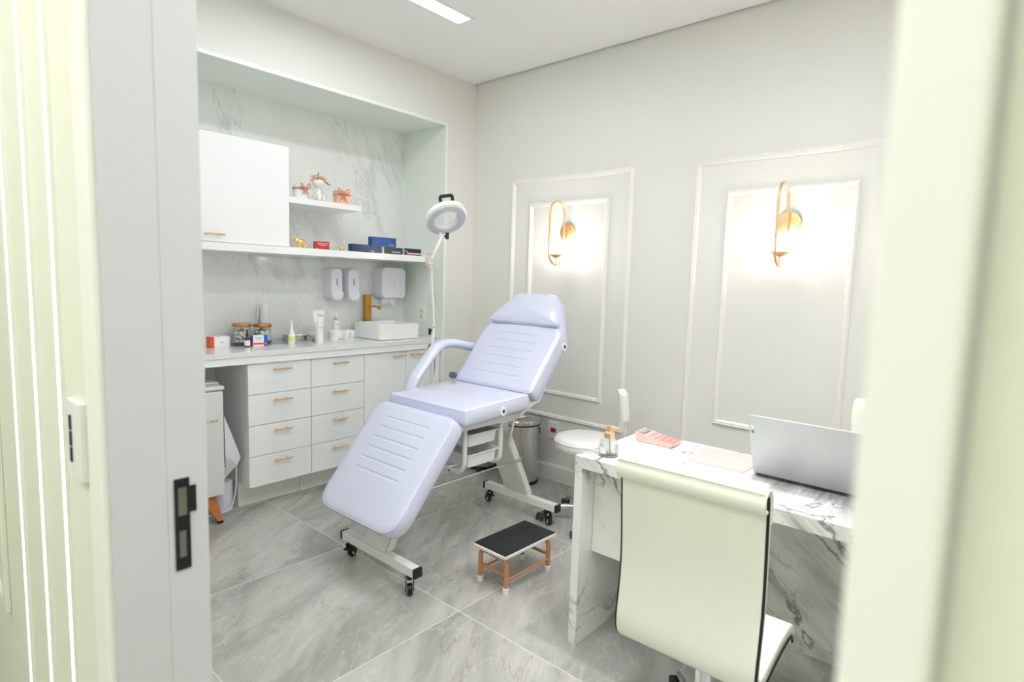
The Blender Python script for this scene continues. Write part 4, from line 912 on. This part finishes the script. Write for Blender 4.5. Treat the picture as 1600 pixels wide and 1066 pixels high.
# roll bolster behind the seat on the far side
top('adjustment_knob', MB().lathe([(0, -0.02), (0.018, -0.018), (0.02, 0.0), (0.018, 0.018), (0, 0.02)], (-0.885, -0.752, 0.835), 14, 'y'), mat('slate_vinyl', (0.12, 0.14, 0.22), 0.3, coat=0.3, bump=0.02, bscale=200), 'small slate blue knob at the hinge behind the armrest', 'knob', (-0.885, -0.752, 0.835))

# ------------------------------------------------------------------ step stool
st_ = thing('step_stool', 'low step stool with black rubber top and copper legs', 'step stool', (-1.20, -1.555, 0))
Mst = Matrix.Translation((-1.207, -1.552, 0)) @ Matrix.Rotation(-0.02, 4, 'Z')
zt = 0.192
obj('tread_board', MB().box(-0.182, 0.182, -0.102, 0.102, zt-0.020, zt-0.004, 0.004).tf(Mst), M_WMET, st_)
obj('rubber_mat', MB().box(-0.178, 0.178, -0.099, 0.099, zt-0.0038, zt, 0.001).tf(Mst), M_RUB, st_)
for sx_ in (-1, 1):
    x = sx_*0.150
    b = MB().tube(round_path([(x, -0.082, 0.012), (x, -0.082, zt-0.034), (x, 0.082, zt-0.034), (x, 0.082, 0.012)], 0.035, 7), 0.0115, 12)
    l_ = obj('leg_hoop', b.tf(Mst), M_STOOLC, st_)
    obj('crossbar', MB().tube([(x, -0.078, 0.085), (x, 0.078, 0.085)], 0.008, 10).tf(Mst), M_STOOLC, l_)
    for y in (-0.082, 0.082): obj('rubber_foot', MB().lathe([(0, 0), (0.0135, 0), (0.0145, 0.003), (0.0145, 0.026), (0.012, 0.028)], (x, y, 0), 16).tf(Mst), M_WPL, l_)
for y in (-0.082, 0.082): obj('side_rail', MB().tube([(-0.150, y, 0.062), (0.150, y, 0.062)], 0.006, 10).tf(Mst), M_STOOLC, st_)

# ------------------------------------------------------------------ bins
def bin_(x, y, r, h, label, paper):
    t = thing('pedal_bin', label, 'bin', (x, y, 0), 'stainless steel bins behind the bed')
    obj('body', MB().lathe([(0, 0.022), (r, 0.022), (r, h-0.035), (0, h-0.035)], (x, y, 0), 48), M_STEEL, t)
    obj('base_ring', MB().lathe([(0, 0), (r+0.004, 0), (r+0.005, 0.004), (r+0.004, 0.022), (0, 0.022)], (x, y, 0), 48), M_BPL, t)
    obj('rim_seal', MB().lathe([(0, h-0.036), (r+0.005, h-0.036), (r+0.005, h-0.026), (0, h-0.026)], (x, y, 0), 48), M_BPL, t)
    l_ = obj('lid', MB().lathe([(0, h-0.026), (r+0.004, h-0.026), (r+0.004, h-0.006), (r-0.002, h+0.002), (r*0.6, h+0.010), (0, h+0.012)], (x, y, 0), 48), M_STEEL, t)
    a = Vector((-0.8, -0.6, 0))
    obj('pedal', MB().box(-0.022, 0.022, -0.03, 0.0, 0.006, 0.016, 0.003).tf(Matrix.Translation((x+a.x*(r+0.02), y+a.y*(r+0.02), 0)) @ Matrix.Rotation(-0.93, 4, 'Z')), M_BPL, t)
    if paper:
        obj('label_card', MB().box(x-0.075, x+0.02, y-0.035, y+0.03, h+0.0125, h+0.014), M_PAPER, l_)
        obj('hinge', MB().box(-0.012, 0.012, -0.003, 0.003, h-0.10, h-0.055, 0.002).tf(Matrix.Translation((x+0.55*r, y-0.84*r, 0)) @ Matrix.Rotation(0.58, 4, 'Z')), M_BPL, t)
bin_(-0.168, -0.700, 0.127, 0.448, 'tall stainless steel pedal bin against the panelled wall', True)
bin_(-0.135, -0.285, 0.110, 0.30, 'low steel bin half hidden behind the bed trays', False)

# ------------------------------------------------------------------ round stool with small backrest
SX, SY = -0.452, -1.425
rs_ = thing('stool', 'round white swivel stool with chrome star base behind the desk', 'stool', (SX, SY, 0))
obj('seat', MB().lathe([(0, 0.438), (0.160, 0.438), (0.176, 0.448), (0.181, 0.470), (0.180, 0.492), (0.170, 0.512), (0.12, 0.522), (0, 0.524)], (SX, SY, 0), 56), M_WLEA, rs_, ang=60)
obj('seat_welt', MB().tube(arc((SX, SY, 0.4935), 0.180, 0, 354, 60, 'xy'), 0.003, 6, closed=True), M_WPL, rs_)
obj('gas_post', MB().lathe([(0, 0.07), (0.026, 0.07), (0.026, 0.26), (0.014, 0.262), (0.014, 0.438)], (SX, SY, 0), 20), M_CHROME, rs_)
def star(cx, cy, R, rot, parent, m, zc=0.085, ze=0.062, w=0.018, wheel=M_BPL, n=5, rw=0.024):
    obj('base_hub', MB().lathe([(0, zc-0.02), (0.034, zc-0.02), (0.036, zc-0.01), (0.032, zc+0.02), (0.026, zc+0.03), (0, zc+0.03)], (cx, cy, 0), 24), m, parent)
    for k in range(n):
        a = rot+2*PI*k/n; d = Vector((math.cos(a), math.sin(a), 0)); c = Vector((cx, cy, 0))
        pts = [c+d*(0.02)+Vector((0, 0, zc+0.005)), c+d*(R*0.4)+Vector((0, 0, zc+0.006)), c+d*(R*0.75)+Vector((0, 0, zc-0.004)), c+d*R+Vector((0, 0, ze))]
        l_ = obj('base_arm', MB().tube(pts, [w*0.75, w*0.8, w*0.7, w*0.62], 12), m, parent)
        e = c+d*R; t2 = Vector((-d.y, d.x, 0)); ca = 0.7*k+0.4; f = Vector((math.cos(a+ca), math.sin(a+ca), 0)); g = Vector((-f.y, f.x, 0))
        obj('caster_stem', MB().lathe([(0, 0.044), (0.008, 0.044), (0.008, ze+0.004), (0, ze+0.004)], (e.x, e.y, 0), 10), M_CHROME, l_)
        Mw = Matrix.Translation((e.x, e.y, 0)) @ Matrix.Rotation(a+ca, 4, 'Z')
        b = MB()
        for s_ in (-1, 1): b.lathe([(0, -0.005), (rw*0.8, -0.005), (rw, -0.002), (rw, 0.003), (rw*0.85, 0.005), (0, 0.005)], (0.012, s_*0.013, rw), 20, 'y')
        b.box(-0.006, 0.022, -0.007, 0.007, rw*0.7, rw*2-0.004, 0.002)
        obj('caster', b.tf(Mw), wheel, l_)
star(SX, SY, 0.245, 1.00, rs_, M_CHROME, wheel=mat('grey_caster', (0.06, 0.06, 0.06), 0.3, bump=0.02, bscale=100))
obj('backrest_stem', MB().tube(round_path([(SX+0.02, SY-0.02, 0.425), (SX+0.12, SY-0.17, 0.425), (SX+0.125, SY-0.205, 0.46), (SX+0.115, SY-0.175, 0.66)], 0.03, 6), 0.009, 10), M_CHROME, rs_)
Mk = Matrix.Translation((SX+0.113, SY-0.172, 0.715)) @ Matrix.Rotation(0.62+PI/2, 4, 'Z') @ Matrix.Rotation(0.10, 4, 'Y')
b = MB(); 
for_r = [(x, y) for x, y in rrect(0.052, 0.19, 0.024, 5)]
b.rings([[(x*0.9, y*0.95, -0.078) for x, y in for_r], [(x, y, -0.068) for x, y in for_r], [(x, y, 0.066) for x, y in for_r], [(x*0.85, y*0.95, 0.078) for x, y in for_r]])
obj('backrest', b.tf(Mk), M_WLEA, rs_)

# ------------------------------------------------------------------ marble desk
DXA, DXB, DYA, DYB, DH = -1.452, -0.942, -3.28, -2.040, 0.754
dk = thing('desk', 'white marble reception desk with waterfall side panels', 'desk', ((DXA+DXB)/2, (DYA+DYB)/2, 0))
obj('desktop', MB().box(DXA, DXB, DYA, DYB, DH-0.045, DH, 0.0015), M_MARB_D, dk)
obj('side_panel', MB().box(DXA, DXB, DYB-0.035, DYB-0.0005, 0.0, DH-0.0455, 0.0015), M_MARB_D, dk)
obj('side_panel', MB().box(DXA, DXB, DYA+0.0005, DYA+0.035, 0.0, DH-0.0455, 0.0015), M_MARB_D, dk)
obj('modesty_panel', MB().box(DXB-0.040, DXB-0.020, DYA+0.036, DYB-0.036, 0.065, DH-0.0455, 0.001), M_MARB_D, dk)
dr = obj('drawer_box', MB().box(-1.365, DXB-0.042, -2.46, DYB-0.036, 0.358, DH-0.046, 0.001), M_MARB_D, dk)
# pump bottle
pb_ = thing('pump_bottle', 'round glass soap bottle with rose gold pump on the desk corner', 'bottle', (-1.372, -2.128, DH))
x, y, z = -1.365, -2.132, DH
obj('glass', MB().lathe([(0, 0), (0.036, 0), (0.039, 0.004), (0.039, 0.052), (0.035, 0.062), (0.018, 0.070), (0.017, 0.074), (0.014, 0.074), (0.015, 0.068), (0.032, 0.058), (0.0355, 0.05), (0.0355, 0.008), (0, 0.006)], (x, y, z), 36), M_GLASS, pb_)
obj('liquid', MB().lathe([(0, 0.0085), (0.033, 0.0085), (0.0345, 0.012), (0.0345, 0.040), (0, 0.040)], (x, y, z), 32), M_GLASS, pb_)
obj('pump', MB().lathe([(0, 0.070), (0.018, 0.071), (0.019, 0.074), (0.019, 0.090), (0.016, 0.092), (0.010, 0.094), (0.010, 0.108), (0.013, 0.109), (0.013, 0.116), (0, 0.118)], (x, y, z), 28).tube([(x-0.012, y+0.012, z+0.1135), (x+0.006, y-0.034, z+0.1125), (x+0.008, y-0.038, z+0.106)], 0.0038, 8), M_ROSE, pb_)
obj('dip_tube', MB().tube([(x, y, z+0.07), (x+0.01, y, z+0.012)], 0.0022, 8), M_WPL, pb_)
obj('label_sticker', MB().box(x-0.0408, x-0.0402, y-0.012, y+0.012, z+0.016, z+0.040), M_PAPER, pb_)
# calculator
cl = thing('calculator', 'pink desktop calculator lying near the back of the desk', 'calculator', (-1.05, -2.19, DH))
Mc = frame((-1.052, -2.178, DH+0.002), Vector((0.03, -1, 0)), Vector((1, 0.03, 0)))
b = MB(); prof = [(-0.082, 0.016), (-0.075, 0.0), (0.070, 0.0), (0.082, 0.004), (0.082, 0.014), (0.02, 0.017), (-0.045, 0.030), (-0.084, 0.036)]
b.rings([[(u, -0.048, v) for u, v in prof], [(u, 0.048, v) for u, v in prof]])
obj('case', b.tf(Mc), M_PINK, cl)
obj('display', MB().box(-0.076, -0.048, -0.036, 0.036, 0.0342, 0.0372, 0.0005).tf(Mc @ Matrix.Translation((0, 0, 0.0)) ), mat('lcd_grey', (0.35, 0.38, 0.34), 0.2, var=0.05, bscale=40), cl)
for i in range(4):
    for j in range(5):
        u = -0.026+j*0.0245; v = -0.033+i*0.022; zz = 0.0245-0.0048*j if j < 2 else 0.0172-0.0008*(j-2)
        obj('key', MB().box(u-0.0085, u+0.0085, v-0.0085, v+0.0085, zz-0.003, zz+0.003, 0.0012).tf(Mc), M_PINKK, cl)
top('mouse_pad', MB().prism(rrect(0.222, 0.215, 0.018, 5, -1.085, -2.470), 'z', DH+0.0003, DH+0.003), M_PAD, 'pale pink square mouse pad between calculator and laptop', 'mouse pad', (-1.085, -2.47, DH))
# laptop, lid toward the camera
lt = thing('laptop', 'open silver laptop seen from behind its lid on the desk', 'laptop', (-1.09, -2.79, DH))
LY0, LY1 = -2.968, -2.608
obj('base', MB().box(-1.183, -0.958, LY0, LY1, DH+0.003, DH+0.017, 0.003), M_LAP, lt)
obj('keyboard', MB().box(-1.150, -1.045, LY0+0.02, LY1-0.02, DH+0.0172, DH+0.0182), M_DARK, lt)
ld = Vector((-0.40, 0, 0.917)).normalized(); Ml = frame((-1.186, LY1, DH+0.012), (0, -1, 0), ld)
lid = obj('lid', MB().prism(rrect(0.36, 0.238, 0.010, 4, 0.18, 0.119), 'z', -0.003, 0.003).tf(Ml), M_LAP, lt)
obj('screen', MB().box(0.008, 0.352, 0.012, 0.230, -0.0036, -0.0029).tf(Ml), M_DARK, lid)
obj('sticker', MB().box(0.006, 0.0155, 0.168, 0.182, 0.0031, 0.0036).tf(Ml), M_TEAL, lid, 'teal sticker')
obj('sticker', MB().box(0.006, 0.0155, 0.183, 0.200, 0.0031, 0.0036).tf(Ml), M_WINK, lid, 'white sticker')
obj('hinge_line', MB().box(0.012, 0.348, -0.004, 0.0015, -0.003, 0.0042).tf(Ml), M_DARK, lid)
for dx_ in (-1.17, -0.975):
    for yy in (LY0+0.02, LY1-0.02): obj('foot', MB().lathe([(0, 0), (0.006, 0), (0.006, 0.0035)], (dx_, yy, DH), 10), M_BPL, lt)

# ------------------------------------------------------------------ office chairs (built facing +x around their own origin)
def office_chair(label):
    t = thing('office_chair', label, 'chair', (0, 0, 0))
    w = 0.385
    # centre line of the one-piece sling, in x (forward) and z
    path = [(-0.262, 0.872), (-0.268, 0.90), (-0.262, 0.925), (-0.240, 0.938), (-0.218, 0.925), (-0.210, 0.89), (-0.200, 0.80), (-0.188, 0.70), (-0.184, 0.62), (-0.192, 0.54), (-0.205, 0.47), (-0.198, 0.43), (-0.165, 0.412), (-0.10, 0.418), (0.0, 0.432), (0.12, 0.440), (0.20, 0.436), (0.232, 0.420), (0.240, 0.400)]
    path = [(-0.222+(a+0.262)*0.765, c-0.008) for a, c in path]
    def smooth(p, it=2):
        for _ in range(it):
            q = [p[0]]
            for a, b in zip(p, p[1:]): q += [(a[0]*0.75+b[0]*0.25, a[1]*0.75+b[1]*0.25), (a[0]*0.25+b[0]*0.75, a[1]*0.25+b[1]*0.75)]
            p = q+[p[-1]]
        return p
    def slab(p, half, y0, y1, d0=None):
        P = [Vector(q) for q in p]; A, B = [], []
        for i, q in enumerate(P):
            tt = (P[min(i+1, len(P)-1)]-P[max(i-1, 0)]).normalized(); n_ = Vector((-tt.y, tt.x))
            A.append(q+n_*half); B.append(q-n_*(half if d0 is None else d0))
        b = MB()
        r = 0.006
        outs = []
        for y, ins in ((y0, r), (y0+r*0.3, r*0.3), (y0+r, 0), (y1-r, 0), (y1-r*0.3, r*0.3), (y1, r)):
            rg = []
            for i in range(len(P)): n_ = (A[i]-P[i]).normalized() if half else Vector((0, 0)); rg.append((A[i].x-n_.x*ins, y, A[i].y-n_.y*ins))
            for i in reversed(range(len(P))): n_ = (B[i]-P[i]).normalized(); rg.append((B[i].x-n_.x*ins, y, B[i].y-n_.y*ins))
            outs.append(rg)
        vr = [[b.bm.verts.new(p_) for p_ in rg] for rg in outs]; N = len(vr[0])
        for a, c in zip(vr, vr[1:]):
            for i in range(N): b.bm.faces.new((a[i], a[(i+1) % N], c[(i+1) % N], c[i]))
        n2 = N//2
        for rg in (vr[0], vr[-1]):
            for i in range(n2-1): b.bm.faces.new((rg[i], rg[i+1], rg[N-2-i], rg[N-1-i]))
        return b
    fp = smooth(path)
    sl = obj('sling_seat', slab(fp[10:], 0.020, -w/2, w/2), M_CREAM, t, ang=50)
    # folded head roll hanging over the top of the back
    hp = smooth([(-0.206, 0.880), (-0.222, 0.882), (-0.233, 0.900), (-0.226, 0.924), (-0.202, 0.934), (-0.178, 0.920), (-0.168, 0.89), (-0.164, 0.84)])
    obj('head_roll', slab(hp, 0.006, -w/2-0.004, w/2+0.004), M_CREAM, t, ang=60)
    for s_ in (-1, 1):
        def shifted(k_, d_):
            P = [Vector((q[0], q[1])) for q in fp[k_:]]; off = []
            for i, q in enumerate(P):
                tt = (P[min(i+1, len(P)-1)]-P[max(i-1, 0)]).normalized(); n_ = Vector((-tt.y, tt.x)); off.append((q.x-n_.x*d_, s_*(w/2+0.0005), q.y-n_.y*d_))
            return off
        obj('edge_trim', MB().tube(shifted(14, 0.0145), 0.0045, 8), M_BPL, t, 'black edge piping')
        obj('side_rail', MB().tube(shifted(16, 0.006), 0.0022, 8), M_CHROME, t, 'thin chrome side rail')
    obj('under_plate', MB().box(-0.11, 0.11, -0.09, 0.09, 0.372, 0.398, 0.004), M_BPL, t)
    obj('gas_lift', MB().lathe([(0, 0.09), (0.027, 0.09), (0.027, 0.335), (0.0, 0.336)], (0, 0, 0), 24), M_CHROME, t)
    obj('lift_collar', MB().lathe([(0, 0.336), (0.028, 0.336), (0.030, 0.345), (0.026, 0.373), (0, 0.373)], (0, 0, 0), 24), M_BPL, t)
    star(0, 0, 0.285, 0.62, t, M_CHROME, zc=0.095, ze=0.066, w=0.022, rw=0.027)
    return t
c1 = office_chair('cream office chair with black edge piping, nearest the doorway')
c2 = copy_tree(c1)
c1.location = (-1.640, -2.655, 0); c1.rotation_euler = (0, 0, 0.02)
c2.location = (-0.60, -2.952, 0); c2.rotation_euler = (0, 0, PI+0.0)
c2['label'] = 'white chair behind the desk, its back just showing past the laptop'

# ------------------------------------------------------------------ wall sconces
def sconce(y, label):
    t = thing('wall_sconce', label, 'wall lamp', (0, y, 1.74), 'brass loop sconces on the panelled wall')
    obj('wall_plate', MB().lathe([(0, -0.022), (0.052, -0.022), (0.058, -0.018), (0.060, -0.001), (0, -0.001)], (0, y, 1.742), 36, 'x'), M_ROSE, t)
    xi, xo, zt_, zb_ = -0.048, -0.205, 1.855, 1.600
    R = (xi-xo)/2; cx = (xi+xo)/2
    pts = [(-0.02, y, 1.700), (xi+0.004, y, 1.704), (xi, y, 1.715), (xi, y, 1.80)]+[(cx+R*math.cos(math.radians(a)), y, zt_+R*math.sin(math.radians(a))) for a in range(0, 181, 12)]+[(xo, y, 1.72)]+[(cx+R*math.cos(math.radians(a)), y, zb_+R*math.sin(math.radians(a))) for a in range(180, 331, 12)]
    obj('loop_arm', MB().tube(pts, 0.0065, 12), M_ROSE, t)
    obj('dish', MB().lathe([(0, 0.0), (0.010, 0.0), (0.030, 0.009), (0.046, 0.022), (0.048, 0.024), (0.044, 0.024), (0.028, 0.013), (0, 0.005)], (cx, y, 1.565), 32), M_ROSE, t)
    obj('stem', MB().lathe([(0, 1.523), (0.004, 1.523), (0.004, 1.566)], (cx, y, 0), 10), M_ROSE, t)
    obj('globe', MB().sphere((cx, y, 1.574+0.056), 0.054, seg=28), M_GLOBE, t)
sconce(-0.914, 'brass loop wall lamp with lit globe above the treatment bed')
sconce(-2.322, 'brass loop wall lamp with lit globe above the laptop')
